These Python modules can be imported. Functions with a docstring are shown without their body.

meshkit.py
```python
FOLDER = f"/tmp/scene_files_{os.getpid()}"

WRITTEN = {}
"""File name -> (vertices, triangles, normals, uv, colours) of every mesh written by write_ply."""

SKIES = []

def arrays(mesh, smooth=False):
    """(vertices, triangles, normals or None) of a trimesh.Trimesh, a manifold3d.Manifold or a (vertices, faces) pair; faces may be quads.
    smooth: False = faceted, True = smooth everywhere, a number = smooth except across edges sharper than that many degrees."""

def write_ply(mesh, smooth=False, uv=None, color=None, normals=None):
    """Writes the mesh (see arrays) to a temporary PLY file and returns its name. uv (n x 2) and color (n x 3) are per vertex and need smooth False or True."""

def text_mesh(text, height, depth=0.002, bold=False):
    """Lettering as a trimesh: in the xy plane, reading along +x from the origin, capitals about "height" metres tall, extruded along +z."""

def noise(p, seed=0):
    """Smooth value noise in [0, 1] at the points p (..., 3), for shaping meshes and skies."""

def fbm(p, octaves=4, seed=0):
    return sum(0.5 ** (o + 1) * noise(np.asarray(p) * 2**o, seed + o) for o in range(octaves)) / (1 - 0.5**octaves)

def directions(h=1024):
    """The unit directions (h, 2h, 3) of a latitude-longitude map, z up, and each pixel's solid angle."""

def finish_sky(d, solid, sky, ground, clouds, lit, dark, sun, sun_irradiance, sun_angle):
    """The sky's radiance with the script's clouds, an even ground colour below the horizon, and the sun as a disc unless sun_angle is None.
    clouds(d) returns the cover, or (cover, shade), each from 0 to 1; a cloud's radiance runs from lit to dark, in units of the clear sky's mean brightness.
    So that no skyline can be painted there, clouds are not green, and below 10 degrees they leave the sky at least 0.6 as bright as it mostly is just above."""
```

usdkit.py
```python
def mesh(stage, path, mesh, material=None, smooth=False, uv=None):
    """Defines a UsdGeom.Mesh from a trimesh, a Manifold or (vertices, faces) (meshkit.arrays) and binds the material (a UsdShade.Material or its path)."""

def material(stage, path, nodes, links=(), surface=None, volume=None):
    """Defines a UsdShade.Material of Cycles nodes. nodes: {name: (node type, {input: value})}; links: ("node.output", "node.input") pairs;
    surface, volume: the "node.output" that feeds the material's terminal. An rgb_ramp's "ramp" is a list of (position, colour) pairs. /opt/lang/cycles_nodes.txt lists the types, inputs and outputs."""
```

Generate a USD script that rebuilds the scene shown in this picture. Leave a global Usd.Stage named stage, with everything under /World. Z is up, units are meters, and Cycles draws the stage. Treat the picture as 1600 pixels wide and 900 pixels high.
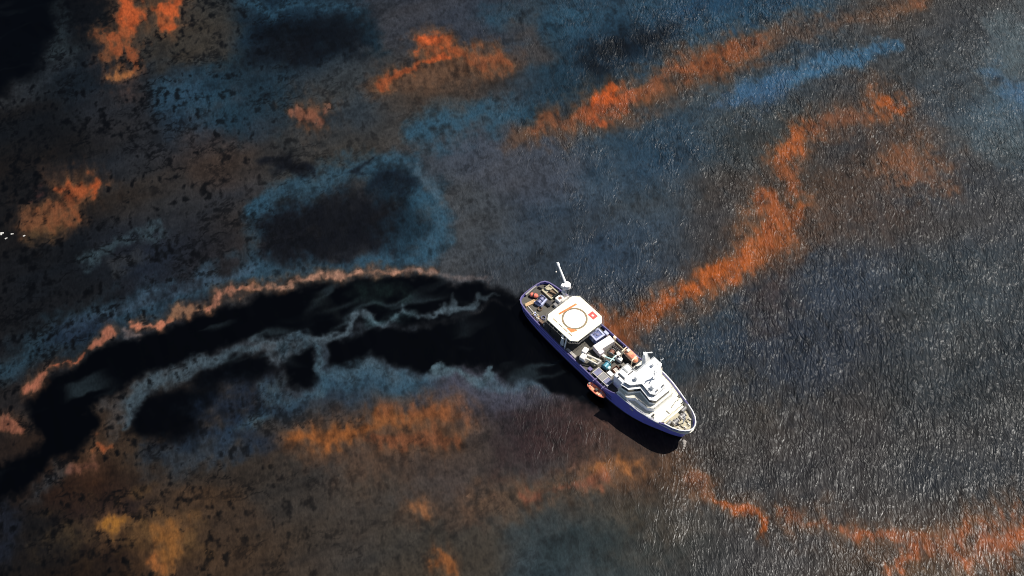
import math, random
import numpy as np, trimesh, usdkit, meshkit
import manifold3d as m3
from pxr import Usd, UsdGeom, UsdLux, UsdShade, Gf, Sdf, Vt

stage = Usd.Stage.CreateInMemory()
UsdGeom.SetStageUpAxis(stage, 'Z'); UsdGeom.SetStageMetersPerUnit(stage, 1.0)
UsdGeom.Xform.Define(stage, '/World'); UsdGeom.Scope.Define(stage, '/World/Looks')
rng = random.Random(7)

# ---------------------------------------------------------------- camera
FOV, PITCH, DIST = 35.0, 56.0, 590.0          # seen from an aircraft about 490 m up
EXPOSURE = 0.6
_p = math.radians(PITCH)
FW = np.array([0, math.cos(_p), -math.sin(_p)]); UPV = np.array([0, math.sin(_p), math.cos(_p)]); RT = np.array([1., 0, 0])
CAM = -FW * DIST
cam = UsdGeom.Camera.Define(stage, '/World/camera')
cam.AddTransformOp().Set(Gf.Matrix4d(*RT, 0, *UPV, 0, *(-FW), 0, *CAM, 1))
cam.CreateHorizontalApertureAttr(36.0); cam.CreateFocalLengthAttr(18.0 / math.tan(math.radians(FOV / 2)))
cam.CreateClippingRangeAttr((1.0, 60000.0)); cam.CreateExposureAttr(EXPOSURE)

# ---------------------------------------------------------------- sky and sun
SUN_EL, SUN_AZ = math.radians(58), math.atan2(.92, .39)     # azimuth = atan2(x, y) towards the sun
SUN = np.array([math.cos(SUN_EL) * math.sin(SUN_AZ), math.cos(SUN_EL) * math.cos(SUN_AZ), math.sin(SUN_EL)])
sky = UsdLux.DomeLight.Define(stage, '/World/sky'); sky.CreateIntensityAttr(1.0)
sky.GetPrim().SetCustomDataByKey('kind', 'structure'); sky.GetPrim().SetCustomDataByKey('label', 'clear daytime sky above the sea')
skym = usdkit.material(stage, '/World/Looks/sky_air', {
    's': ('sky_texture', {'sky_type': 'single_scattering', 'sun_disc': False, 'sun_elevation': SUN_EL, 'sun_rotation': SUN_AZ}),
    'b': ('background_shader', {'strength': 0.05})}, [('s.color', 'b.color')], surface='b.background')
UsdShade.MaterialBindingAPI.Apply(sky.GetPrim()).Bind(skym)
sun = UsdLux.DistantLight.Define(stage, '/World/sun')
sun.CreateNormalizeAttr(True); sun.CreateIntensityAttr(1.25); sun.CreateAngleAttr(0.53); sun.CreateColorAttr(Gf.Vec3f(1, .96, .9))
_x = np.cross([0, 0, 1], SUN); _x /= np.linalg.norm(_x); _y = np.cross(SUN, _x)
sun.AddTransformOp().Set(Gf.Matrix4d(*_x, 0, *_y, 0, *SUN, 0, 0, 0, 0, 1))

# ---------------------------------------------------------------- helpers
def lin(c):
    c = np.asarray(c, float) / 255.0
    return np.where(c <= .04045, c / 12.92, ((c + .055) / 1.055) ** 2.4)

def tag(p, label=None, cat=None, group=None, kind=None):
    p = p.GetPrim() if hasattr(p, 'GetPrim') else p
    for k, v in (('label', label), ('category', cat), ('group', group), ('kind', kind)):
        if v: p.SetCustomDataByKey(k, v)
    return p

def numbered(parent, name):
    path, n = f'{parent}/{name}', 0
    while stage.GetPrimAtPath(path):
        n += 1; path = f'{parent}/{name}_{n:03d}'
    return path

def obj(name, mesh, m, parent=None, label=None, smooth=35):
    par = '/World' if parent is None else str((parent.GetPrim() if hasattr(parent, 'GetPrim') else parent).GetPath())
    p = usdkit.mesh(stage, numbered(par, name), mesh, M[m], smooth=smooth).GetPrim()
    if label: p.SetCustomDataByKey('label', label)
    return p
# ---------------------------------------------------------------- the sea
PXM = 4.3                                     # the paint list below is in plan units of 1/4.3 m, laid out on the water from the photograph
def to_plan(P):                               # water point -> plan units
    q = P - CAM
    d = q @ FW
    f = 800 / math.tan(math.radians(FOV / 2))
    return 800 + f * (q @ RT) / d, 450 - f * (q @ UPV) / d

def fbm2(x, y, scale, octv=4, seed=0, rot=0., stretch=1.):
    c, s = math.cos(rot), math.sin(rot)
    u, v = (c * x + s * y) / (scale * stretch), (-s * x + c * y) / scale
    return meshkit.fbm(np.stack([u, v, np.full_like(u, seed * 3.7)], -1), octv, seed) - .5

BASE = [(20,40,(2,3,5)),(100,110,(24,31,37)),(60,200,(24,24,24)),(180,170,(38,39,42)),(300,60,(54,51,46)),(400,170,(40,50,58)),(300,150,(32,50,66)),
 (450,60,(22,38,50)),(560,150,(50,56,60)),(650,140,(62,54,48)),(700,30,(52,55,62)),(330,250,(56,48,44)),(250,300,(45,44,44)),(60,300,(26,25,25)),
 (500,250,(54,52,49)),(720,330,(58,62,66)),(800,270,(60,64,72)),(250,400,(36,37,42)),(100,430,(25,26,28)),(1000,300,(52,64,74)),(900,370,(46,58,70)),
 (1150,330,(58,54,52)),(1200,200,(50,58,62)),(1350,200,(54,52,52)),(1400,330,(58,52,49)),(1500,120,(56,60,62)),(1500,300,(58,57,57)),(1300,450,(46,52,60)),
 (1500,450,(48,54,57)),(1250,550,(40,47,58)),(1500,600,(44,48,50)),(1150,620,(54,53,52)),(1300,680,(52,48,46)),(1500,700,(45,46,47)),(1100,500,(44,52,62)),
 (700,720,(66,56,50)),(560,770,(60,54,48)),(450,740,(52,47,42)),(300,800,(66,50,36)),(150,800,(46,32,25)),(60,850,(30,25,21)),(300,720,(54,47,41)),
 (700,850,(60,53,44)),(880,800,(55,58,58)),(900,860,(48,58,62)),(1020,850,(58,56,52)),(1250,860,(56,51,48)),(1400,870,(58,50,44)),(850,640,(46,38,40)),
 (950,700,(62,50,44)),(760,600,(58,58,68)),(600,560,(40,50,60)),(1050,200,(52,64,72)),(930,60,(34,58,76)),(1150,20,(32,58,78)),(1450,20,(62,60,58)),(1590,200,(62,76,84))]

# (colour, opacity, edge softness 0..1, break-up 0..1, [(x, y, radius), ...])
DKB, NAVY, TEAL, BLUE, PALE = (9,15,23), (16,19,27), (28,53,68), (46,79,99), (82,98,108)
ORR, ORS = (174, 86, 32), (144, 75, 36)
OR, OR2, OR3, BRN, AMB, PINK = (186,85,42), (152,77,43), (120,71,45), (96,68,49), (140,82,40), (158,96,74)
PAINT = [
 # blue rainbow-less sheen, put into the diffuse colour
 (BLUE,.55,.9,.5,[(262,150,22),(300,155,34),(345,160,26)]), (TEAL,.6,.9,.5,[(345,130,34),(400,110,40),(430,150,45),(380,180,30)]),
 (BLUE,.75,.9,.4,[(380,5,10),(430,18,14),(500,12,18),(560,20,12)]), (DKB,.85,1,.4,[(430,55,22),(500,58,34),(560,55,26)]), (NAVY,.6,1,.5,[(410,85,18),(470,80,22)]),
 (TEAL,.7,.9,.4,[(560,40,16),(590,70,14)]),
 (BLUE,.9,.8,.35,[(650,212,16),(680,205,30),(720,190,28),(770,178,20),(830,172,14)]), (TEAL,.5,1,.4,[(770,20,20),(850,30,40),(900,70,55),(870,130,45),(820,180,25)]),
 (BLUE,.5,1,.6,[(770,25,14),(840,35,16),(890,20,14)]), (BLUE,.5,1,.7,[(900,40,30),(1000,35,40),(1100,40,40),(1200,12,30),(1290,5,18)]), (DKB,.75,1,.5,[(930,85,26),(980,65,32),(1040,55,18)]),
 (TEAL,.6,1,.5,[(870,100,30),(880,140,24),(930,130,16)]),
 ((36,62,82),.7,1,.5,[(950,230,45),(1000,225,55),(1060,230,45),(1000,260,40)]),
 (NAVY,.85,.8,.35,[(430,345,30),(500,340,45),(570,335,50),(620,330,40)]), (NAVY,.7,.9,.4,[(430,390,26),(500,385,34),(580,380,32),(620,365,26)]),
 (TEAL,.9,.9,.4,[(600,285,26),(640,290,26),(650,330,34),(640,370,34)]), ((20,30,42),.8,.9,.4,[(595,290,14),(620,282,16),(640,292,12)]),
 (BLUE,.75,.8,.4,[(402,322,10),(430,305,18),(470,290,20),(520,272,18),(580,258,16),(630,250,12),(655,262,9)]), (BLUE,.8,.8,.4,[(648,312,8),(675,318,14),(692,340,13),(690,372,14),(665,395,18),(620,405,16),(560,412,10)]),
 (BLUE,.5,.9,.5,[(404,322,12),(398,350,12),(396,390,16),(400,420,18)]), ((84,104,118),.5,.9,.4,[(660,275,7),(665,298,6),(690,325,6)]),
 (NAVY,.6,.8,.5,[(560,265,5),(590,250,2)]), (NAVY,.8,.8,.5,[(415,262,8),(450,252,10),(490,262,7)]),
 (BLUE,.65,.9,.45,[(540,418,12),(460,424,16),(380,438,18),(300,458,22),(220,486,28),(140,515,28),(60,545,28),(0,575,26)]), ((70,88,106),.5,.9,.6,[(400,425,8),(290,450,10),(200,480,9),(100,520,10)]),
 ((24,34,52),.6,.9,.5,[(170,515,14),(130,520,16),(80,535,14)]),
 ((58,76,84),.8,.8,.6,[(240,358,9),(200,372,10),(165,392,12),(130,408,9)]), ((70,70,66),.4,.9,.5,[(215,400,10),(180,415,12)]),
 ((56,100,132),.85,.7,.35,[(1135,162,8),(1170,148,13),(1215,132,13),(1260,110,14),(1320,90,16),(1370,75,15),(1400,68,9)]), ((54,82,112),.6,.9,.5,[(1130,165,14),(1180,150,24),(1220,140,20)]),
 ((98,116,122),.5,1,.6,[(1570,40,30),(1590,100,40),(1560,140,25)]), ((60,98,134),.6,.9,.5,[(1560,130,16),(1595,150,20)]),
 ((30,38,54),.7,.9,.5,[(10,790,16),(20,830,24),(0,860,20)]), ((56,72,86),.5,1,.6,[(60,760,18),(100,735,14)]),
 ((58,64,70),.5,1,.6,[(0,165,12),(60,130,12),(100,90,10)]), ((52,66,72),.5,.9,.6,[(90,90,12),(100,60,14),(85,20,12)]),
 ((40,62,76),.5,1,.5,[(1040,560,60),(1090,520,50),(1130,480,40)]), ((36,48,64),.6,1,.5,[(1300,520,70),(1250,590,50),(1180,560,40)]),
 ((44,62,68),.3,1,.6,[(850,850,50),(920,870,50),(1000,860,40)]), ((32,44,47),.3,1,.8,[(860,860,40),(960,850,30),(1080,850,20)]),
 # brown haze round the orange
 (BRN,.7,1,.5,[(600,130,20),(640,115,26),(700,110,34),(760,105,26),(800,100,14)]), ((74,62,56),.7,1,.4,[(820,50,26),(840,80,24),(800,90,20)]),
 (BRN,.75,.9,.5,[(800,215,14),(850,195,18),(910,180,26),(980,160,26),(1050,120,30),(1120,95,26),(1190,75,26),(1250,45,24),(1310,25,18),(1440,8,14)]),
 (BRN,.5,1,.5,[(1240,240,30),(1300,195,34),(1360,180,40),(1400,240,60),(1330,300,60),(1270,330,40)]), ((112,70,42),.6,1,.6,[(1410,262,26),(1440,275,28),(1480,290,20)]),
 (BRN,.5,1,.5,[(1215,360,40),(1180,400,36),(1110,445,28),(1030,490,26),(980,510,22)]), ((84,60,48),.5,1,.5,[(1200,470,40),(1220,440,30)]),
 (BRN,.5,1,.5,[(560,690,70),(640,670,50),(700,660,40),(460,690,40)]), ((98,70,48),.6,1,.5,[(740,790,20),(800,775,26),(880,760,28),(960,740,30),(1040,730,30),(1100,765,30)]),
 ((92,64,42),.7,1,.5,[(1100,770,20),(1180,800,28),(1260,825,30),(1350,840,36),(1440,865,40),(1540,850,50)]), ((84,66,44),.5,1,.7,[(1450,900,40),(1560,900,40)]),
 ((104,76,40),.6,1,.6,[(240,850,40),(290,850,30)]), ((92,72,44),.5,1,.7,[(100,850,36),(170,830,30)]), ((82,62,56),.6,1,.7,[(170,100,30),(195,130,20)]), (BRN,.5,.9,.6,[(180,115,20),(205,110,12)]),
 (BRN,.6,1,.6,[(60,355,20),(45,340,22),(90,340,20)]), ((92,70,44),.7,1,.5,[(60,365,14),(85,345,14)]), (BRN,.5,1,.5,[(90,270,20),(130,290,24),(100,310,24)]), ((84,64,52),.5,1,.6,[(640,810,20),(660,795,20),(720,800,30)]),
 ((86,58,50),.5,1,.5,[(880,650,34),(950,680,40),(860,690,40)]), ((52,36,38),.5,1,.5,[(820,690,40),(880,680,26)]),
 # orange mousse
 (OR,.92,.55,.35,[(192,6,14),(198,24,18),(190,46,14)]), (OR,.9,.55,.4,[(240,24,7),(252,36,10),(264,44,8)]), (OR,.85,.6,.4,[(278,2,8),(262,12,8),(250,22,7)]), (OR3,.8,.6,.7,[(150,55,8),(168,64,9),(176,80,8)]), (OR2,.7,.6,.7,[(160,42,4),(178,60,8),(205,95,8),(195,108,7)]), ((160,104,60),.7,.6,.7,[(172,112,6),(190,110,7)]),
 (OR,.97,.55,.3,[(656,66,7),(680,74,12),(706,74,10)]), (OR2,.9,.6,.4,[(665,90,6),(640,100,6),(615,112,7),(605,125,6)]), (OR2,.8,.7,.5,[(712,76,8),(735,92,9),(765,100,9),(782,96,7)]), (OR3,.6,.8,.6,[(740,90,10),(770,108,12)]), (OR,.8,.6,.3,[(670,92,5),(690,88,5)]),
 ((150,96,82),.75,.7,.6,[(472,172,8),(488,180,10),(498,188,7),(512,168,7)]), (OR3,.4,.9,.5,[(490,176,18)]),
 (OR,.92,.5,.3,[(126,292,10),(142,288,13),(148,298,8)]), (OR2,.85,.6,.45,[(90,290,7),(115,288,9),(125,300,8),(112,322,7),(120,335,7)]), (OR3,.8,.7,.5,[(90,325,9),(75,345,9),(110,335,9)]), (OR3,.5,.8,.6,[(45,350,8),(55,345,9)]), ((104,62,56),.7,.8,.6,[(55,305,8),(62,300,8)]),
 (OR,.95,.6,.3,[(905,172,9),(925,170,15),(950,155,15),(975,148,14),(990,140,9)]), ((196,84,30),.7,.6,.4,[(930,155,8),(955,145,10)]), (OR3,.7,.9,.5,[(838,196,8),(870,188,9),(900,178,9)]), (OR3,.85,.9,.4,[(1000,142,9),(1040,112,11),(1075,102,15),(1110,95,15),(1150,78,14),(1190,66,8)]), (ORS,.5,.9,.5,[(1060,110,10),(1100,98,11),(1150,80,9)]), (OR3,.7,.8,.5,[(1425,4,6),(1445,2,7)]),
 (ORR,.9,.75,.3,[(965,508,9),(1000,490,11),(1050,466,11),(1100,440,12),(1140,415,14),(1175,395,19),(1205,375,19),(1230,348,15),(1245,320,9)]), (ORS,.85,.75,.4,[(1195,305,12),(1205,330,17),(1200,360,17)]), (ORS,.75,.85,.5,[(1240,285,10),(1228,255,11),(1240,230,9),(1250,208,13),(1265,200,8)]), (ORR,.6,.8,.5,[(1245,205,10),(1228,245,7)]),
 (ORR,.85,.85,.45,[(1360,160,12),(1378,168,17),(1388,175,11)]), (OR3,.6,.9,.5,[(1275,195,10),(1320,188,10),(1350,180,10)]), (OR3,.45,.9,.6,[(1410,262,20),(1440,275,16)]),
 (ORS,.85,.7,.4,[(930,492,7),(950,503,11),(972,516,13),(985,528,9)]), (OR3,.6,.9,.4,[(990,520,16),(985,540,12),(1000,505,16)]),
 ((12,16,24),.85,.9,.5,[(215,655,20),(260,640,24),(320,620,20),(300,670,20)]), (NAVY,.7,.9,.6,[(330,600,16),(400,585,20),(420,600,14),(340,650,22),(400,630,14)]), ((10,14,22),.7,.9,.7,[(240,705,14),(330,660,14)]),
 (PINK,.75,.7,.5,[(0,655,8),(14,660,9),(24,668,6)]),
 (AMB,.9,.8,.4,[(462,688,10),(485,690,13),(515,690,12),(545,682,10),(575,668,10),(600,662,10)]), (AMB,.85,.8,.4,[(590,650,7),(620,655,12),(660,655,11),(700,652,7)]), (OR3,.8,.8,.5,[(580,690,6),(640,692,7),(690,694,8),(712,690,8)]), (OR3,.5,.9,.6,[(600,640,10),(700,650,16),(725,655,12)]),
 (OR2,.8,.8,.5,[(158,690,5),(160,705,7)]), ((120,76,62),.6,.8,.6,[(110,735,8),(140,728,9)]), ((168,112,44),.75,.9,.6,[(165,820,10),(180,815,11)]), ((160,100,44),.5,.9,.6,[(265,840,14),(255,870,14)]), ((186,104,48),.4,.8,.6,[(240,880,8)]),
 (AMB,.75,.8,.5,[(682,868,6),(695,878,9),(705,892,8)]), ((150,96,58),.6,.9,.6,[(655,798,7),(668,805,6)]),
 ((160,100,52),.7,.9,.5,[(930,742,7),(950,734,9),(985,730,9)]), ((140,76,56),.5,.9,.5,[(830,775,8),(870,765,8),(940,755,8)]),
 (ORR,.9,.6,.3,[(1118,778,5),(1130,790,5),(1160,796,5),(1185,799,5),(1195,810,5),(1198,835,5)]), (OR3,.6,.9,.5,[(1080,745,8),(1105,762,10),(1120,775,10)]), (OR3,.8,.8,.5,[(1225,800,7),(1245,812,10),(1265,825,8),(1295,825,6)]),
 (ORS,.8,.8,.5,[(1320,828,5),(1350,838,8),(1385,838,8),(1420,850,10),(1460,852,8),(1500,856,8)]), (ORR,.75,.7,.5,[(1388,895,8),(1402,880,10),(1420,868,10),(1432,858,6)]), (ORR,.9,.8,.4,[(1530,862,14),(1560,840,16),(1575,855,14),(1600,828,12)]), (ORS,.8,.9,.5,[(1520,850,22),(1570,850,26),(1610,830,22)]),
]
BLACKS = [   # dark polygons: clean water, plus the ship shadow painted in along the hull
 [(-60,-60),(84,-60),(80,0),(90,35),(72,62),(74,90),(52,112),(20,128),(-10,150),(-60,170)],
 [(815,458),(780,446),(740,441),(700,436),(660,431),(600,431),(545,437),(500,442),(450,449),(410,459),(380,470),(352,476),(330,491),(290,501),(250,513),(228,522),(215,530),(185,538),(170,544),(130,566),(90,585),(68,602),(44,622),(44,650),(60,672),(66,690),(40,706),(0,722),(-60,730),(-60,800),(0,782),(30,770),(56,738),(70,716),(110,712),(140,690),(152,668),(150,642),(165,625),(205,600),(250,582),(300,560),(345,542),(385,524),(420,528),(500,534),(560,512),(590,505),(640,510),(700,502),(760,480),(800,475),(830,500)],
 [(815,455),(790,470),(740,492),(690,503),(640,512),(580,512),(540,520),(506,538),(512,572),(530,585),(560,572),(585,558),(620,578),(690,582),(742,574),(772,590),(822,600),(870,612),(920,636),(960,650),(930,580),(880,520),(840,480)],  # lower edge runs on along the hull as painted ship shadow
 [(438,566),(460,552),(488,540),(487,565),(503,600),(480,612),(450,604)],
 [(300,590),(340,560),(400,548),(436,548),(430,570),(400,590),(350,600),(310,606)],
 [(205,640),(230,615),(285,598),(300,610),(330,600),(350,610),(320,640),(310,670),(270,690),(230,690),(200,680)],
]
FILAMENTS = [
 (PALE,.55,.9,.6,[(782,460,3),(765,470,4),(745,466,3),(738,478,4),(715,484,3),(690,490,3)]), (PALE,.8,.8,.55,[(690,490,3),(665,496,4),(650,488,5),(630,485,5),(620,496,4),(598,508,6),(585,500,5),(572,492,6),(556,500,5),(545,515,4),(522,526,5),(500,532,6),(470,534,7),(440,536,7),(415,528,7),(398,532,8)]),
 (PALE,.55,.9,.5,[(700,485,5),(703,465,2),(708,452,1)]), ((50,74,80),.5,.9,.5,[(580,505,9),(600,500,8),(645,490,9)]), ((66,82,92),.85,.8,.45,[(398,535,7),(372,546,7),(345,556,6),(310,566,8),(285,582,9),(250,592,9),(225,606,9),(210,625,8),(196,645,7),(190,668,6)]),
 ((72,70,70),.6,.9,.6,[(165,625,6),(185,640,9),(175,660,8),(180,690,6)]), ((74,84,92),.75,.8,.5,[(416,540,8),(424,560,7),(450,552,5),(475,545,5)]), ((46,66,78),.7,.9,.5,[(445,540,10),(480,536,9)]),
 ((66,88,100),.85,.8,.4,[(492,545,6),(492,565,6),(500,582,7),(508,602,8),(500,620,8),(470,626,7),(440,626,6),(415,615,7),(405,605,7)]), ((64,78,84),.6,.9,.5,[(410,610,12),(430,602,9)]),
 ((74,94,106),.85,.9,.4,[(515,592,8),(540,588,12),(560,582,14),(580,572,11),(595,588,10),(630,596,9),(665,592,8),(695,584,9),(715,580,7)]), ((46,74,92),.8,1,.4,[(512,605,16),(560,600,20),(610,605,18),(660,600,12)]), ((70,72,84),.7,1,.4,[(720,596,20),(770,606,18),(840,614,14),(880,622,8)]),
 ((78,98,108),.85,.8,.4,[(684,566,3),(690,580,6),(715,582,8),(735,588,7),(752,594,6),(762,582,3),(760,575,2)]), ((70,92,106),.7,.9,.45,[(752,594,7),(780,602,7),(820,602,8),(850,606,7)]),
 ((60,94,112),.75,.9,.5,[(360,672,14),(385,660,16),(410,648,10)]), ((30,44,64),.8,1,.5,[(320,640,26),(380,625,26),(350,680,24),(400,690,20)]), ((44,60,76),.6,1,.6,[(230,715,16),(280,715,20),(330,705,20),(380,690,16)]), ((32,52,70),.7,1,.4,[(420,640,20),(470,640,18)]),
 # foamy orange lip of the wake
 (PINK,.95,.6,.4,[(44,606,6),(52,596,8),(66,586,8),(80,577,5)]), ((190,104,74),.85,.6,.5,[(86,573,3),(104,565,4),(120,556,4),(130,551,2)]), (PINK,.9,.6,.45,[(142,545,3),(160,538,4),(166,528,6),(176,519,6),(182,526,3)]), ((136,116,110),.7,.6,.5,[(200,520,5),(220,522,5)]), ((206,126,96),.85,.6,.5,[(215,508,3),(235,507,4),(255,503,4),(272,494,3)]),
 ((150,106,78),.7,.7,.6,[(270,490,5),(290,488,5),(310,490,4),(325,484,4)]), ((196,130,104),.85,.6,.5,[(325,486,3),(340,472,5),(346,460,6),(362,454,5),(385,456,3),(400,450,3)]), ((172,126,104),.85,.7,.55,[(400,450,3),(440,442,4),(470,436,4),(500,434,4),(540,430,4),(580,426,4),(610,424,4),(640,425,3),(680,424,3)]), ((118,104,100),.6,.8,.6,[(640,425,5),(690,426,5),(740,434,4),(770,440,3)]),
 ((44,70,66),.4,.9,.5,[(560,460,12),(600,455,16),(640,460,12)]), ((36,44,44),.4,.9,.6,[(500,470,8),(520,490,6)]),
]

def seg_mask(x, y, pts):
    best = np.full(x.shape, -1e9)
    if len(pts) == 1: pts = pts * 2
    for (ax, ay, ar), (bx, by, br) in zip(pts[:-1], pts[1:]):
        dx, dy = bx - ax, by - ay
        t = np.clip(((x - ax) * dx + (y - ay) * dy) / max(dx * dx + dy * dy, 1e-6), 0, 1)
        d = np.hypot(x - ax - t * dx, (y - ay - t * dy) * 1.0)
        best = np.maximum(best, 1 - d / (ar + t * (br - ar)))
    return best                                # 1 on the spine, 0 on the radius

def poly_sd(x, y, poly):
    p = np.array(poly, float); q = np.roll(p, -1, 0)
    d = np.full(x.shape, 1e9); inside = np.zeros(x.shape, bool)
    for (ax, ay), (bx, by) in zip(p, q):
        ex, ey = bx - ax, by - ay
        t = np.clip(((x - ax) * ex + (y - ay) * ey) / (ex * ex + ey * ey), 0, 1)
        d = np.minimum(d, np.hypot(x - ax - t * ex, y - ay - t * ey))
        c = (ay > y) != (by > y)
        inside ^= c & (x < ex * (y - ay) / (ey if ey else 1e-9) + ax)
    return np.where(inside, d, -d)

sst = lambda a, b, v: (lambda t: t * t * (3 - 2 * t))(np.clip((v - a) / (b - a), 0, 1))

def paint_sea(wx, wy):
    """Colour of the surface film (albedo, with blue sheen and ship shadow painted in) and how choppy it is, at water points."""
    cx, cy = np.clip(wx, -245, 245), np.clip(wy, -132, 172)
    x0, y0 = to_plan(np.stack([cx, cy, np.zeros_like(cx)], -1))
    out = sst(0, 60, np.hypot(wx - cx, wy - cy))
    w1, w2 = fbm2(wx, wy, 34, 3, 1), fbm2(wx, wy, 34, 3, 2)
    w3, w4 = fbm2(wx, wy, 7, 4, 3), fbm2(wx, wy, 7, 4, 4)
    w5, w6 = fbm2(wx, wy, 2.4, 3, 5), fbm2(wx, wy, 2.4, 3, 6)
    X, Y = x0 + 40 * w1 + 48 * w3 + 14 * w5, y0 + 34 * w2 + 42 * w4 + 12 * w6
    XS, YS = x0 + 14 * w1 + 34 * w3 + 12 * w5, y0 + 12 * w2 + 32 * w4 + 11 * w6
    # broad colour
    acc, wsum = np.zeros(wx.shape + (3,)), np.zeros(wx.shape)
    XB, YB = X + 50 * w2, Y + 40 * w1
    for bx, by, c in BASE:
        w = 1 / (((XB - bx) ** 2 + (1.5 * (YB - by)) ** 2) / 60 ** 2 + .25) ** 2.2
        acc += w[..., None] * (np.asarray(c, float) / 255) ; wsum += w
    col = acc / wsum[..., None]
    # streaky mottling along the drift and small broken film
    st = fbm2(wx, wy, 5, 5, 11, rot=.35, stretch=3.2)
    fine = fbm2(wx, wy, 1.7, 4, 12)
    grain = fbm2(wx, wy, 1.5, 3, 14, rot=1.75, stretch=2.4)
    hue = fbm2(wx, wy, 16, 4, 13, rot=.4, stretch=2.5)
    col = 1.1 * col * (1 + .5 * st + .4 * fine + .45 * grain)[..., None] + hue[..., None] * np.array([.075, .004, -.07])
    br3 = fbm2(wx, wy, 1.6, 3, 23, rot=1.85, stretch=2.6)
    br1, br2 = fbm2(wx, wy, 3.0, 5, 21), fbm2(wx, wy, 9, 4, 22, rot=.4, stretch=2)
    def put(items, XX, YY, amount=1.):
        nonlocal col
        for c, op, soft, brk, pts in items:
            a = np.array(pts, float); r = a[:, 2].max() * 3 + 30
            sel = (XX > a[:, 0].min() - r) & (XX < a[:, 0].max() + r) & (YY > a[:, 1].min() - r) & (YY < a[:, 1].max() + r)
            if not sel.any(): continue
            hot = c[0] > 115 and c[0] > 1.5 * c[2]
            m = seg_mask(XX[sel], YY[sel], [(u, v, w * 1.2 + 1) for u, v, w in pts]) + brk * ((1.8 * br1[sel] + 4.0 * br2[sel] + 4.6 * br3[sel]) if hot else (2.4 * br1[sel] + 4.4 * br2[sel] + 1.2 * br3[sel]))
            if hot:                              # thin film spreading from the thick mousse
                h = .65 * op * sst(-2.0, .5, m + 1.0 * st[sel])
                col[sel] = col[sel] * (1 - h)[:, None] + h[:, None] * (np.array([96, 66, 44]) / 255) * (1 + .8 * grain[sel] + .6 * st[sel])[:, None]
                op = op * .93
            m = op * sst(-.5 * soft - .12, 1.0 * soft + .2, m + (.3 if hot else .08) * grain[sel])
            tone = 1 + .6 * fine[sel] + .5 * br1[sel] + .8 * grain[sel] + .5 * st[sel]
            col[sel] = col[sel] * (1 - m)[:, None] + m[:, None] * (np.asarray(c, float) / 255) * tone[:, None]
    put(PAINT, X * .55 + XS * .45, Y * .55 + YS * .45)
    calm = np.zeros(wx.shape)
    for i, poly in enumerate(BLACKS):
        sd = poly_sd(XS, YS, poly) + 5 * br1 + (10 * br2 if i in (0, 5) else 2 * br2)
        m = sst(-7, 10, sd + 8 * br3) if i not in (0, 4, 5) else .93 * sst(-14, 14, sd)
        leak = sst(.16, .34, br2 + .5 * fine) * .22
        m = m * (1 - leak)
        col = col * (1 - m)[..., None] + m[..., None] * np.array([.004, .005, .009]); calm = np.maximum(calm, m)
    rid = 1 - np.abs(fbm2(wx + 6 * w3, wy + 6 * w4, 15, 4, 51, rot=.36, stretch=3.5)) / .06
    wisp = sst(.1, 1., rid) * sst(-.05, .12, fbm2(wx, wy, 30, 3, 52)) * calm * .8
    wisp = np.where(x0 < 100 + 800 * 0, wisp * .4, wisp)
    col = col * (1 - wisp)[..., None] + wisp[..., None] * np.array([44, 56, 62]) / 255
    put(FILAMENTS, XS, YS)
    # holes in the left-hand film where dark water shows
    wL = sst(700, 150, x0) * (1 - .6 * sst(700, 860, y0) * 0)
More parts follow.
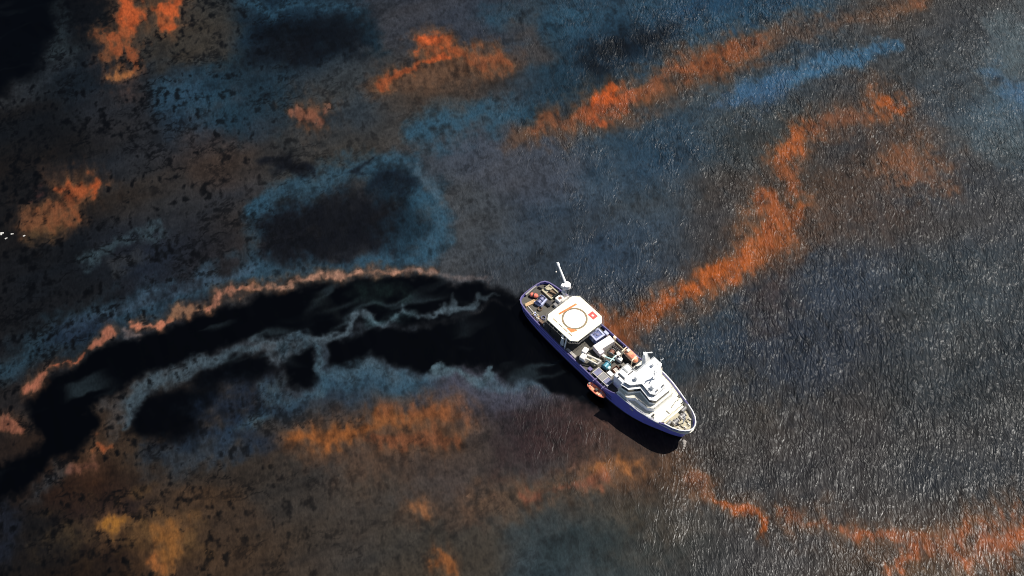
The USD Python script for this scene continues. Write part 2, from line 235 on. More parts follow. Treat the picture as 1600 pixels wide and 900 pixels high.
    holes = sst(.02, .3, .55 * br1 + .8 * grain + .6 * fine + .5 * st) * (.35 + .55 * wL) * sst(.0, .2, .24 - calm * .24)
    veins = sst(.06, .0, np.abs(fbm2(wx + 5 * w5 + 4 * w3, wy + 5 * w6 + 4 * w4, 3.4, 5, 61, rot=.5, stretch=1.6))) * sst(-.08, .14, fbm2(wx, wy, 11, 3, 62)) * (.2 + .5 * wL)
    holes = np.maximum(holes, veins * (1 - calm))
    lum = col.mean(-1)
    holes *= np.where((col[..., 0] > 1.6 * col[..., 2]) & (lum > .27), .25, 1)
    col = col * (1 - holes * .85)[..., None]
    lum = np.maximum(col.mean(-1), 1e-4)
    kick = np.clip((lum / .2) ** .35, .3, 1.12)
    col = np.clip(col * kick[..., None], .002, 1)
    base = np.array([.19, .185, .18]) * (1 + .5 * st)[..., None]
    col = col * (1 - out)[..., None] + base * out[..., None]
    linear = np.where(col <= .04045, col / 12.92, ((col + .055) / 1.055) ** 2.4)
    # chop: wind ripple is damped by thick film and in the smoothed wake, strongest in the open water to the east
    chop = (.045 + 1.0 * sst(580, 1250, x0 - .8 * np.maximum(y0 - 560, 0) * sst(1300, 900, x0)) * (.75 + 2.2 * fbm2(wx, wy, 22, 3, 31) + 3.6 * fbm2(wx, wy, 7.5, 3, 32, rot=1.9, stretch=1.8))).clip(.035 + .5 * sst(900, 1250, x0), 1.35) * (1 - .45 * sst(560, 800, y0)) * (1 - .85 * calm)
    return linear, chop, calm

ALBEDO_GAIN = .36
def build_sea():
    def axis(a, b, step):
        core = np.arange(a, b + step, step)
        lo, hi, s = [], [], step
        while s < 9000:
            s *= 1.5; lo.append((lo[-1] if lo else core[0]) - s); hi.append((hi[-1] if hi else core[-1]) + s)
        return np.concatenate([lo[::-1], core, hi])
    xs, ys = axis(-228, 228, .45), axis(-124, 158, .47)
    gx, gy = np.meshgrid(xs, ys, indexing='xy')
    col, chop, calm = paint_sea(gx.ravel(), gy.ravel())
    swell = fbm2(gx.ravel(), gy.ravel(), 11, 3, 41, rot=1.9, stretch=1.8) * 2.0 * (.4 + .6 * chop)
    near = sst(900, 300, np.hypot(gx, gy).ravel())
    P = np.stack([gx.ravel(), gy.ravel(), swell * near], -1)
    nx, ny = len(xs), len(ys)
    i = (np.arange(ny - 1)[:, None] * nx + np.arange(nx - 1)[None]).ravel()
    F = np.stack([i, i + 1, i + nx + 1, i + nx], -1)
    m = UsdGeom.Mesh.Define(stage, '/World/sea')
    m.CreatePointsAttr(Vt.Vec3fArray.FromNumpy(P.astype(np.float32)))
    m.CreateFaceVertexCountsAttr(Vt.IntArray.FromNumpy(np.full(len(F), 4, np.int32)))
    m.CreateFaceVertexIndicesAttr(Vt.IntArray.FromNumpy(F.astype(np.int32).ravel()))
    m.CreateSubdivisionSchemeAttr('none')
    Z = P[:, 2].reshape(ny, nx); dzy, dzx = np.gradient(Z, ys, xs)
    n = np.stack([-dzx.ravel(), -dzy.ravel(), np.ones(nx * ny)], -1); n /= np.linalg.norm(n, axis=1, keepdims=True)
    m.CreateNormalsAttr(Vt.Vec3fArray.FromNumpy(n.astype(np.float32))); m.SetNormalsInterpolation('vertex')
    pv = UsdGeom.PrimvarsAPI(m)
    pv.CreatePrimvar('film', Sdf.ValueTypeNames.Color3fArray, 'vertex').Set(Vt.Vec3fArray.FromNumpy((col * ALBEDO_GAIN).astype(np.float32)))
    pv.CreatePrimvar('calm', Sdf.ValueTypeNames.FloatArray, 'vertex').Set(Vt.FloatArray.FromNumpy(calm.astype(np.float32)))
    pv.CreatePrimvar('chop', Sdf.ValueTypeNames.FloatArray, 'vertex').Set(Vt.FloatArray.FromNumpy(chop.astype(np.float32)))
    tag(m, 'dark oily sea with orange streaks, blue sheen and a black cleared wake', None, None, 'structure')
    mat = usdkit.material(stage, '/World/Looks/oily_sea', {
        'film': ('attribute', {'attribute': 'film'}), 'chop': ('attribute', {'attribute': 'chop'}), 'g': ('geometry', {}),
        'm1': ('mapping', {'mapping_type': 'texture', 'rotation': (0, 0, math.radians(22)), 'scale': (1.5, 6.0, 1)}),
        'm2': ('mapping', {'mapping_type': 'texture', 'rotation': (0, 0, math.radians(-6)), 'scale': (1.9, 7.0, 1)}),
        'm3': ('mapping', {'mapping_type': 'texture', 'rotation': (0, 0, math.radians(40)), 'scale': (2.2, 12., 1)}),
        'n1': ('noise_texture', {'scale': 1.0, 'detail': 2.4, 'roughness': .5, 'distortion': .6}),
        'n2': ('noise_texture', {'scale': 1.0, 'detail': 2.4, 'roughness': .5, 'distortion': .6}),
        'n3': ('noise_texture', {'scale': 1.0, 'detail': 2., 'roughness': .5, 'distortion': .3}),
        'calm': ('attribute', {'attribute': 'calm'}),
        # wavelets have narrow crests: the noise is folded and sharpened
        'r1': ('rgb_ramp', {'ramp': [(x, (y - .35,) * 3) for x, y in ((0, 0), (.28, .12), (.4, .45), (.5, 1.), (.6, .45), (.72, .12), (1, 0))]}),
        'r2': ('rgb_ramp', {'ramp': [(x, (y - .35,) * 3) for x, y in ((0, 0), (.28, .12), (.4, .45), (.5, 1.), (.6, .45), (.72, .12), (1, 0))]}),
        'a1': ('math', {'math_type': 'add'}), 'a2': ('math', {'math_type': 'multiply_add', 'value2': .9}),
        'h': ('math', {'math_type': 'multiply'}),
        'b': ('bump', {'strength': 1.0, 'distance': .27}),
        'rg': ('map_range', {'from_min': 0., 'from_max': 1., 'to_min': 0., 'to_max': -.13, 'clamp': True}),
        'rc': ('map_range', {'from_min': .05, 'from_max': 1., 'to_min': .27, 'to_max': .43, 'clamp': True}),
        'ra': ('math', {'math_type': 'add'}),
        'gm': ('mapping', {'mapping_type': 'texture', 'rotation': (0, 0, math.radians(12)), 'scale': (.7, 1.7, 1)}),
        'gn': ('noise_texture', {'scale': 1.0, 'detail': 3., 'roughness': .6}),
        'gr': ('map_range', {'from_min': .32, 'from_max': .68, 'to_min': .78, 'to_max': 1.22, 'clamp': True}),
        'col': ('mix_color', {'blend_type': 'multiply', 'fac': 1.}),
        'p': ('principled_bsdf', {'ior': 1.36, 'specular_ior_level': .27}),
    }, [('g.position', 'm1.vector'), ('g.position', 'm2.vector'), ('g.position', 'm3.vector'), ('m1.vector', 'n1.vector'), ('m2.vector', 'n2.vector'), ('m3.vector', 'n3.vector'),
        ('g.position', 'gm.vector'), ('gm.vector', 'gn.vector'), ('gn.fac', 'gr.value'), ('film.color', 'col.a'), ('gr.result', 'col.b'),
        ('n1.fac', 'r1.fac'), ('n2.fac', 'r2.fac'), ('r1.color', 'a1.value1'), ('r2.color', 'a1.value2'), ('n3.fac', 'a2.value1'), ('a1.value', 'a2.value3'), ('a2.value', 'h.value1'), ('chop.fac', 'h.value2'),
        ('calm.fac', 'rg.value'), ('chop.fac', 'rc.value'), ('rc.result', 'ra.value1'), ('rg.result', 'ra.value2'), ('ra.value', 'p.roughness'), ('h.value', 'b.height'), ('b.normal', 'p.normal'), ('col.result', 'p.base_color')], surface='p.BSDF')
    UsdShade.MaterialBindingAPI.Apply(m.GetPrim()).Bind(mat)
build_sea()

# ---------------------------------------------------------------- materials of the ship
M = {}
def paint(name, rgb, rough=.45, wear=.25, wear_rgb=None, scale=1.3, metallic=0.):
    c = lin(rgb); wc = lin(wear_rgb) if wear_rgb is not None else c * .55
    M[name] = usdkit.material(stage, '/World/Looks/' + name, {
        'g': ('texture_coordinate', {}), 'n': ('noise_texture', {'scale': scale, 'detail': 6., 'roughness': .65}),
        'n2': ('noise_texture', {'scale': scale * .22, 'detail': 3., 'roughness': .5}),
        'r': ('rgb_ramp', {'ramp': [(0., (0, 0, 0)), (.46, (0, 0, 0)), (.72, (1, 1, 1)), (1., (1, 1, 1))]}),
        'k': ('math', {'math_type': 'multiply', 'value2': wear}),
        't': ('map_range', {'from_min': .3, 'from_max': .7, 'to_min': .86, 'to_max': 1.1}),
        'x': ('mix_color', {'a': tuple(c), 'b': tuple(wc)}), 'y': ('mix_color', {'blend_type': 'multiply', 'fac': 1.}),
        'p': ('principled_bsdf', {'roughness': rough, 'metallic': metallic})},
        [('g.object', 'n.vector'), ('g.object', 'n2.vector'), ('n.fac', 'r.fac'), ('r.color', 'k.value1'), ('k.value', 'x.fac'), ('n2.fac', 't.value'),
         ('x.result', 'y.a'), ('t.result', 'y.b'), ('y.result', 'p.base_color')], surface='p.BSDF')
paint('hull_blue', (104, 102, 184), .35, .55, (78, 64, 92))
paint('hull_rim_blue', (88, 80, 122), .5, .3)
paint('boot_dark', (22, 20, 26), .5, .3, (50, 26, 22))
paint('deck_olive', (74, 70, 62), .8, .6, (40, 36, 34), .8)
paint('deck_cream', (216, 212, 194), .65, .35, (168, 156, 136), .5)
paint('white_paint', (230, 230, 228), .4, .3, (180, 166, 146))
paint('helideck_cream', (236, 231, 206), .6, .18, (205, 196, 168), .35)
paint('marking_white', (246, 246, 246), .6, .08)
paint('marking_green', (112, 102, 78), .6, .4, (176, 116, 70))
paint('marking_orange', (190, 100, 44), .6, .4, (214, 160, 100))
paint('marking_red', (206, 64, 60), .6, .3, (226, 120, 110))
paint('marking_pink', (240, 190, 180), .6, .2)
paint('window_glass', (12, 14, 18), .12, 0.)
paint('dark_steel', (34, 32, 34), .6, .4, (60, 44, 36))
paint('grey_steel', (120, 118, 116), .5, .45, (82, 66, 56))
paint('pale_steel', (196, 190, 180), .5, .4, (134, 116, 100))
paint('boat_orange', (216, 140, 106), .4, .3, (240, 200, 170), .9)
paint('boat_red', (190, 104, 82), .45, .3)
paint('boat_cream', (234, 214, 186), .5, .25)
paint('box_blue', (88, 96, 136), .5, .35, (60, 62, 84))
paint('box_blue_pale', (164, 168, 194), .5, .3)
paint('box_lilac', (220, 208, 216), .5, .3, (176, 160, 156))
paint('container_white', (232, 226, 220), .5, .3, (186, 172, 160))
paint('teal_paint', (70, 130, 146), .45, .3)
paint('teal_pale', (178, 206, 204), .45, .3)
paint('skid_lilac', (104, 104, 132), .55, .5, (70, 66, 78))
paint('tan_paint', (186, 152, 110), .6, .4)
paint('salmon_paint', (214, 112, 92), .55, .4, (160, 66, 50))
paint('olive_paint', (160, 152, 128), .65, .5, (104, 92, 70))
paint('hatch_brown', (104, 82, 62), .7, .5)
paint('rust_brown', (112, 74, 58), .7, .5)
M['foam'] = usdkit.material(stage, '/World/Looks/foam', {'p': ('principled_bsdf', {'base_color': (.34, .33, .31), 'roughness': .8})}, surface='p.BSDF')
M['foam_grey'] = usdkit.material(stage, '/World/Looks/foam_grey', {'p': ('principled_bsdf', {'base_color': (.2, .18, .16), 'roughness': .8})}, surface='p.BSDF')

# ---------------------------------------------------------------- shapes (ship frame: x forward, y to port, z up from the water)
CC = trimesh.util.concatenate
def box(x0, x1, y0, y1, z0, z1, ch=0.):
    """Box with its upper edges chamfered."""
    if ch <= 0:
        b = trimesh.creation.box([x1 - x0, y1 - y0, z1 - z0]); b.apply_translation([(x0 + x1) / 2, (y0 + y1) / 2, (z0 + z1) / 2]); return b
    pts = []
    for x, sx in ((x0, 1), (x1, -1)):
        for y, sy in ((y0, 1), (y1, -1)):
            pts += [(x + sx * ch * a, y + sy * ch * (1 - a), z) for a in (0, 1) for z in (z0, z1 - ch)] + [(x + sx * ch, y + sy * ch, z1)]
    return trimesh.convex.convex_hull(np.array(pts))
def obox(cx, cy, l, w, z0, z1, ang=0., ch=.06):
    b = box(-l / 2, l / 2, -w / 2, w / 2, z0, z1, ch)
    b.apply_transform(trimesh.transformations.rotation_matrix(math.radians(ang), [0, 0, 1])); b.apply_translation([cx, cy, 0]); return b
def cyl(a, b, r, r2=None, n=12):
    a, b = np.array(a, float), np.array(b, float); d = b - a; L = np.linalg.norm(d)
    t = np.linspace(0, 2 * np.pi, n, endpoint=False); r2 = r if r2 is None else r2
    v = np.vstack([np.stack([r * np.cos(t), r * np.sin(t), 0 * t], -1), np.stack([r2 * np.cos(t), r2 * np.sin(t), 0 * t + L], -1)])
    m = trimesh.convex.convex_hull(v); m.apply_transform(trimesh.geometry.align_vectors([0, 0, 1], d / L)); m.apply_translation(a); return m
def bar(pts, r, n=6): return CC([cyl(p, q, r, n=n) for p, q in zip(pts[:-1], pts[1:])])
def ball(c, r, s=(1, 1, 1), sub=2):
    m = trimesh.creation.icosphere(sub, r); m.apply_scale(s); m.apply_translation(c); return m
def prism(poly, z0, z1):
    from shapely.geometry import Polygon
    m = trimesh.creation.extrude_polygon(Polygon(poly), z1 - z0, engine='earcut'); m.apply_translation([0, 0, z0]); return m
def loft(rings):
    """Closed skin through rings of equal length (each counter-clockwise seen from above), capped."""
    R = [np.array(r, float) for r in rings]; n = len(R[0]); V = np.vstack(R); F = []
    for k in range(len(R) - 1):
        for i in range(n):
            j = (i + 1) % n; a, b, c, d = k * n + i, k * n + j, (k + 1) * n + j, (k + 1) * n + i
            F += [(a, b, c), (a, c, d)]
    return trimesh.Trimesh(V, F, process=False)
def rail(pts, h=1.0, step=1.6, r=.045, closed=False):
    pts = [np.array(p, float) for p in pts]; out = []
    if closed: pts.append(pts[0])
    for p, q in zip(pts[:-1], pts[1:]):
        n = max(1, int(np.linalg.norm(q - p) / step))
        for k in range(n + 1): out.append(cyl(p + (q - p) * k / n, p + (q - p) * k / n + [0, 0, h], r, n=4))
        for f in (.5, 1.): out.append(cyl(p + [0, 0, h * f], q + [0, 0, h * f], r, n=4))
    return CC(out)
def mirror(pts): return pts + [(x, -y) for x, y in pts[::-1]]

SHIP = np.array([33.6, -34.0, 0.]); HEAD = -48.3
def thing(name, label, cat, loc=(0, 0, 0), rot=0., group=None):
    """A thing on board or alongside: loc and rot in the ship's frame."""
    x = UsdGeom.Xform.Define(stage, numbered('/World', name)); h = math.radians(HEAD)
    w = SHIP + [math.cos(h) * loc[0] - math.sin(h) * loc[1], math.sin(h) * loc[0] + math.cos(h) * loc[1], loc[2]]
    x.AddTranslateOp().Set(Gf.Vec3d(*map(float, w))); x.AddRotateZOp().Set(HEAD + rot)
    return tag(x, label, cat, group)

# ---------------------------------------------------------------- the ship: hull and decks
ship = thing('supply_ship', 'long blue-hulled offshore supply ship with white bow superstructure and cream helideck', 'ship')
DK = [(-40.6, 0), (-40.5, 2.8), (-40.2, 4.8), (-39.5, 6.1), (-38.2, 6.9), (-35.5, 7.5), (-32, 7.9), (-26, 8.3), (-18, 8.6), (-10, 8.8), (0, 8.9), (7, 9), (11, 9), (14, 9), (19, 8.8), (23, 8.4), (27, 7.6), (30, 6.9), (33, 5.9), (36, 5.0), (38.2, 3.9), (39.7, 2.6), (40.6, 1.2), (40.8, 0)]
WL = [(-39.5, 0), (-39.4, 2.4), (-39.1, 4.0), (-38.5, 5.4), (-37.3, 6.4), (-35, 7.1), (-31.5, 7.7), (-26, 8.2), (-18, 8.55), (-10, 8.75), (0, 8.85), (7, 8.85), (10.5, 8.8), (13, 8.6), (17, 8.1), (20.5, 7.3), (24, 6.2), (26.5, 5.2), (29, 4.1), (31.5, 3), (33.5, 2.1), (35.2, 1.2), (36.3, .5), (36.8, 0)]
def ring(t, z, inset=0.):
    """Plan of the hull at blend t (0 waterline, 1 deck edge), starboard side then port, going round once; z may depend on x."""
    p = [(w[0] + (d[0] - w[0]) * t, w[1] + (d[1] - w[1]) * t) for d, w in zip(DK, WL)]
    p = [(x * (1 - inset / 41.), max(0, y - inset * (1 if y > .05 else 0))) for x, y in p]
    star = [(x, -y) for x, y in p]; port = p[-2:0:-1]
    return [(x, y, z(x) if callable(z) else z) for x, y in star + port]
TOP = lambda x: 5.3 + 4.3 * float(sst(8.5, 13.5, x)) + 1.1 * float(sst(29.5, 33.0, x)) + .3 * float(sst(33, 41, x))
mid = lambda f: (lambda x: .9 + (TOP(x) - .9) * f)
hull = obj('hull', loft([ring(.12, .85), ring(.3, mid(.25)), ring(.52, mid(.5)), ring(.78, mid(.78)), ring(1, TOP), ring(1, TOP, .28), ring(.97, lambda x: TOP(x) - (1.25 if x < 10 else .6), .3)]), 'hull_blue', ship, smooth=50)
obj('boot_topping', loft([ring(-.05, -1.5), ring(.0, 0.), ring(.12, .84)]), 'boot_dark', hull, 'dark band of the hull at the waterline', smooth=50)
obj('rail_cap', loft([ring(1.006, lambda x: TOP(x) - .1), ring(1.006, lambda x: TOP(x) + .06), ring(1, lambda x: TOP(x) + .06, .34), ring(1, lambda x: TOP(x) - .1, .34)]), 'hull_rim_blue', hull, smooth=30)
def deck_poly(x0, x1, inset):
    pts = [(x, y) for x, y in DK if x0 <= x <= x1]
    hb = lambda X: float(np.interp(X, [d[0] for d in DK], [d[1] for d in DK]))
    pts = ([(x0, hb(x0))] if x0 > -40 else []) + pts + ([(x1, hb(x1))] if x1 < 40 else [])
    pts = [(x, max(0, y - inset)) for x, y in pts]
    star = [(x, -y) for x, y in pts]
    return star + [(x, y) for x, y in pts[::-1] if y > 0]
obj('main_deck', prism(deck_poly(-40.5, 13.4, .3), 3.6, 4.0), 'deck_olive', ship)
fd = obj('forecastle_deck', prism(deck_poly(12.6, 40.6, .32), 8.7, 9.05), 'deck_cream', ship)
obj('forecastle_bulkhead', box(12.6, 12.9, -8.6, 8.6, 4.0, 8.7), 'white_paint', ship)
hb = lambda X: float(np.interp(X, [d[0] for d in DK], [d[1] for d in DK]))
for sg in (-1, 1):       # white strip of the bulwark above the blue
    xs_ = np.linspace(13.6, 31, 16)
    prof = [(x, sg * (hb(x) - .03), TOP(x) + .07) for x in xs_]
    obj('bulwark_cap', CC([cyl(a, b, .19, n=6) for a, b in zip(prof[:-1], prof[1:])]), 'white_paint', ship, 'white painted rim of the forecastle side')
prof = [(x, y) for x, y in DK if x > 31.5]; prof = [(x, -y) for x, y in prof] + [(x, y) for x, y in prof[-2::-1]]
obj('bow_rim', CC([cyl((a[0] * .997, a[1] * .96, TOP(a[0]) + .09), (b[0] * .997, b[1] * .96, TOP(b[0]) + .09), .2, n=6) for a, b in zip(prof[:-1], prof[1:])]), 'white_paint', ship, 'white rim round the bow bulwark')
obj('bow_lining', loft([[(x * .985, y * .9, 9.06) for x, y in [(31.8, -5.6)] + [p for p in prof] + [(31.8, 5.6)]], [(x * .99, y * .95, TOP(x) + .02) for x, y in [(31.8, -5.9)] + [p for p in prof] + [(31.8, 5.9)]]]), 'pale_steel', ship)
# fenders and freeing ports along the side
for sg in (-1, 1):
    for k, z in enumerate((2.6, 4.2)):
        xs_ = [-36, -31.5, -26, -18, -10, 0, 7, 11]
        obj('fender_strake', CC([cyl((a, sg * (hb(a) + (.02 if z > 3 else -.02)), z), (b, sg * (hb(b) + (.02 if z > 3 else -.02)), z), .16, n=6) for a, b in zip(xs_[:-1], xs_[1:])]), 'hull_rim_blue', ship)
for k in range(9):
    x = -33 + 4.6 * k
    for sg in (-1, 1): obj('bulwark_stay', CC([box(x - .08, x + .08, sg * (hb(x) - .75) - .25, sg * (hb(x) - .75) + .25, 4.0, 5.0)]), 'hull_rim_blue', ship)
obj('side_shell_patch', obox(12.4, -8.72, 2.0, .3, 6.6, 7.3, 0, .05), 'pale_steel', ship, 'pale recessed opening in the starboard side')
obj('side_shell_patch', obox(19.6, -8.35, 2.6, .3, 6.9, 7.5, -4, .05), 'pale_steel', ship, 'pale recessed opening in the starboard side')

# superstructure
lower = [(13.2, -8.2), (17.2, -8.2), (19.3, -6.2), (24.8, -5.8), (26.7, -4.3)]; lower += [(x, -y) for x, y in lower[::-1]]
obj('deckhouse', prism(lower, 9.05, 11.5), 'white_paint', ship)
edge = [(x + .15 * (1 if x > 15 else -1), y * 1.03) for x, y in lower]
obj('boat_deck', prism(edge, 11.5, 11.66), 'deck_cream', ship)
obj('deckhouse_railing', rail([(x, y, 11.66) for x, y in edge]), 'pale_steel', ship)
bridge = [(13.6, -7.9), (16.9, -7.3), (19.2, -4.0), (24.4, -4.8), (26.2, -3.4), (26.2, 3.4), (24.4, 4.8), (19.2, 4.4), (17.2, 8.3), (13.6, 8.3)]
inset = lambda poly, d: list(__import__('shapely.geometry').geometry.Polygon(poly).buffer(-d, join_style=2).exterior.coords)[:-1]
bw = obj('bridge_wall', prism(inset(bridge, .25), 11.66, 12.75), 'white_paint', ship)
obj('bridge_core', prism(inset(bridge, .55), 12.75, 14.6), 'dark_steel', bw)
ins = inset(bridge, .28)
for a, b in zip(ins, ins[1:] + ins[:1]):      # bridge windows, pane by pane, on the sides that look ahead and abeam
    a, b = np.array(a), np.array(b); L_ = np.linalg.norm(b - a); mx = (a + b) / 2
    if mx[0] < 14.2 or L_ < .9: continue
    n = max(1, round(L_ / 1.25)); u = (b - a) / L_; ang = math.degrees(math.atan2(u[1], u[0]))
    for k in range(n):
        c = a + u * L_ * (k + .5) / n
        obj('window', obox(c[0], c[1], L_ / n - .1, .1, 12.8, 14.55, ang, 0), 'window_glass', ship)
        c2 = a + u * L_ * k / n
        obj('window_mullion', obox(c2[0], c2[1], .1, .14, 12.75, 14.6, ang, 0), 'grey_steel', ship)
roof = obj('bridge_roof', prism(bridge, 14.6, 14.9), 'white_paint', ship)
top = [(14.2, -6.9), (16.6, -6.3), (18.9, -2.9), (23.4, -3.6), (24.9, -2.5), (24.9, 2.6), (23.4, 3.8), (18.9, 3.4), (16.9, 7.4), (14.2, 7.4)]
obj('upper_house', prism(inset(top, .2), 14.9, 16.0), 'grey_steel', ship, 'grey walls of the low house above the bridge')
tr = obj('monkey_island', prism(top, 16.0, 16.2), 'white_paint', ship, 'white flat roof above the bridge')
obj('roof_railing', rail([(x * .995, y * .96, 16.2) for x, y in top], closed=True), 'white_paint', ship)
mast = obj('main_mast', CC([cyl((20.2, 1.6, 16.2), (19.8, 1.6, 21.5), .42, .2, 10), bar([(20, -.6, 19.6), (20, 3.8, 19.6)], .12), bar([(20, .4, 20.7), (20, 2.8, 20.7)], .09)]), 'white_paint', ship)
obj('radar_scanner', obox(20.3, 1.6, .35, 3.0, 18.4, 18.75, 20), 'white_paint', mast)
for cx, cy, r in ((22.5, -1.6, .85), (16.3, -3.2, .75), (16.2, 4.8, .6)):
    obj('satellite_dome', CC([cyl((cx, cy, 16.2), (cx, cy, 16.9), r * .55, n=12), ball((cx, cy, 16.9 + r * .7), r)]), 'white_paint', ship, smooth=40)
obj('whip_antenna', CC([cyl((17.0, 7.6, 16.2), (17.2, 8.1, 19.0), .09, .06, 6), bar([(17.0, 7.4, 18.2), (17.4, 8.6, 18.2)], .07)]), 'white_paint', ship)
obj('searchlight', CC([cyl((24.2, -1.2, 16.2), (24.2, -1.2, 16.8), .12, n=8), cyl((24.0, -1.2, 17.0), (24.5, -1.2, 17.0), .32, .36, 12)]), 'grey_steel', ship)
obj('searchlight', CC([cyl((24.2, 1.6, 16.2), (24.2, 1.6, 16.8), .12, n=8), cyl((24.0, 1.6, 17.0), (24.5, 1.6, 17.0), .32, .36, 12)]), 'grey_steel', ship)
# exhaust pylon to port
fn = obj('funnel', loft([[(11.2, 4.6, 9.0), (13.6, 4.6, 9.0), (13.6, 7.4, 9.0), (11.2, 7.4, 9.0)], [(11.1, 4.7, 13), (13.2, 4.7, 13), (13.2, 7.2, 13), (11.1, 7.2, 13)], [(10.9, 5.2, 17.2), (11.8, 5.2, 17.2), (11.8, 6.5, 17.2), (10.9, 6.5, 17.2)], [(11.35, 5.85, 17.3)] * 4]), 'white_paint', ship, 'white tapered exhaust pylon')
obj('exhaust_arm', CC([bar([(11.0, 5.9, 17.2), (12.6, 7.6, 17.5)], .22), bar([(11.0, 5.9, 17.2), (10.6, 5.5, 17.4)], .2), ball((12.6, 7.6, 17.5), .26)]), 'white_paint', fn)
obj('funnel_base_house', box(9.4, 12.7, 2.2, 7.2, 4.0, 9.3, .1), 'deck_cream', ship)
for x, y in ((10.2, 3.2), (11.2, 4.0), (11.9, 2.8)): obj('mushroom_vent', CC([cyl((x, y, 9.3), (x, y, 9.9), .2, n=8), cyl((x, y, 9.9), (x, y, 10.15), .42, .3, 10)]), 'grey_steel', ship, smooth=40)
# aft house
ah = obj('aft_house', box(7.6, 12.3, -4.9, 1.6, 4.0, 10.2, .12), 'white_paint', ship)
obj('locker', box(8.0, 10.2, -.9, 1.1, 10.2, 11.3, .12), 'white_paint', ah)
obj('locker', box(8.2, 11.2, -3.2, -1.5, 10.2, 10.9, .12), 'white_paint', ah)
obj('roof_slot', box(8.1, 11.6, -3.75, -3.4, 10.2, 10.32), 'dark_steel', ah, 'dark slot across the roof')
obj('roof_slot', box(10.6, 11.0, -1.2, 1.0, 10.2, 10.32), 'dark_steel', ah, 'dark slot across the roof')
obj('roof_vent', cyl((9.3, -4.3, 10.2), (9.3, -4.3, 10.8), .35, .3, 10), 'grey_steel', ah, smooth=40)
obj('aft_house_rail', rail([(7.7, -4.8, 10.2), (7.7, 1.5, 10.2), (12.2, 1.5, 10.2)]), 'white_paint', ah)
obj('stair', CC([box(6.4 + .3 * k, 6.72 + .3 * k, -4.6, -3.4, 4.0, 4.4 + 1.1 * k) for k in range(4)]), 'pale_steel', ship)
# forecastle fittings
obj('breakwater', CC([bar([(31.4, -6.2, 9.05), (31.7, 2.0, 9.05), (29.6, 5.4, 9.05)], .14), box(31.45, 31.6, -6.0, 1.8, 9.05, 9.75)]), 'deck_cream', ship)
obj('winch_deck', prism([(31.9, -5.6), (36, -4.1), (38.6, -2.5), (39.6, 0), (38.6, 2.5), (36, 4.1), (32.4, 5.2)], 9.05, 9.1), 'olive_paint', ship, 'stained grey deck round the bow winches')
for cy in (-1.9, 1.5):
    w = obj('anchor_windlass', CC([box(33.4, 35.8, cy - .55, cy + .55, 9.1, 9.5, .05), cyl((34.6, cy - 1.0, 10.0), (34.6, cy + 1.0, 10.0), .62, n=14), box(33.7, 34.1, cy - .3, cy + .3, 9.5, 10.6, .05)]), 'grey_steel', ship, smooth=30)
    obj('chain_wheel', CC([cyl((34.6, cy + .95, 10), (34.6, cy + 1.15, 10), .85, n=14), cyl((34.6, cy - 1.15, 10), (34.6, cy - .95, 10), .85, n=14)]), 'pale_steel', w)
    obj('anchor_chain', bar([(35.2, cy, 9.9), (36.6, cy * .8, 9.5), (37.8, cy * .7, 9.25)], .14), 'dark_steel', w)
obj('mooring_drum', CC([cyl((33.0, 2.6, 9.9), (33.0, 4.4, 9.9), .7, n=14), box(32.5, 33.5, 2.4, 2.6, 9.1, 10.6), box(32.5, 33.5, 4.4, 4.6, 9.1, 10.6)]), 'grey_steel', ship, smooth=30)
obj('mooring_drum', CC([cyl((33.4, -4.6, 9.8), (33.4, -3.2, 9.8), .55, n=14), box(32.9, 33.9, -3.2, -3.0, 9.1, 10.4)]), 'grey_steel', ship, smooth=30)
for x, y in ((36.9, -2.6), (36.9, 2.6), (38.2, -.9), (38.2, .9), (32.4, -5.1), (31.0, 5.2), (28.2, -6.3), (28.2, 6.3)):
    obj('bollard', CC([cyl((x - .3, y, 9.05), (x - .3, y, 9.85), .2, .24, 10), cyl((x + .3, y, 9.05), (x + .3, y, 9.85), .2, .24, 10)]), 'pale_steel' if x > 35 else 'dark_steel', ship, smooth=40)
obj('foremast', CC([cyl((36.4, 0, 9.1), (36.4, 0, 14.5), .22, .12, 8), bar([(36.4, -.7, 12.8), (36.4, .7, 12.8)], .08)]), 'white_paint', ship)
obj('deck_crane_arm', CC([cyl((28.9, 4.9, 9.05), (28.9, 4.9, 10.3), .25, n=8), bar([(28.9, 4.9, 10.3), (29.7, 1.9, 10.4)], .13)]), 'pale_steel', ship)
obj('deck_hatch', box(29.2, 30.8, -.9, .9, 9.05, 9.5, .08), 'deck_cream', ship)
obj('deck_vent', cyl((27.6, -5.5, 9.05), (27.6, -5.5, 9.9), .3, .38, 10), 'dark_steel', ship, smooth=40)
obj('forecastle_railing', CC([rail([(x, sg * (hb(x) - .3), 9.7) for x in (14, 18, 22, 26, 30)], .8) for sg in (-1, 1)]), 'white_paint', ship)

# helideck
HD = [(-25.3, -5.2), (-23.9, -6.9), (-12.4, -6.9), (-10.5, -5.2), (-10.5, 6.3), (-12.3, 8.0), (-23.4, 8.0), (-25.3, 6.2)]
hd = obj('helideck', prism(HD, 10.6, 11.0), 'helideck_cream', ship)
t = np.linspace(0, 2 * np.pi, 65)
disc = lambda cx, cy, r, z: prism([(cx + r * math.cos(a), cy + r * math.sin(a)) for a in t[:-1]], z, z + .004)
from shapely.geometry import Point, Polygon as SPoly
annulus = Point(-17.9, .35).buffer(4.6, 32).difference(Point(-17.9, .35).buffer(3.85, 32))
am = trimesh.creation.extrude_polygon(annulus, .006, engine='earcut'); am.apply_translation([0, 0, 11.004])
obj('circle_marking', am, 'marking_green', hd, 'grey-green landing circle')
obj('disc_marking', disc(-17.9, .35, 3.84, 11.004), 'marking_white', hd, 'white disc inside the landing circle')
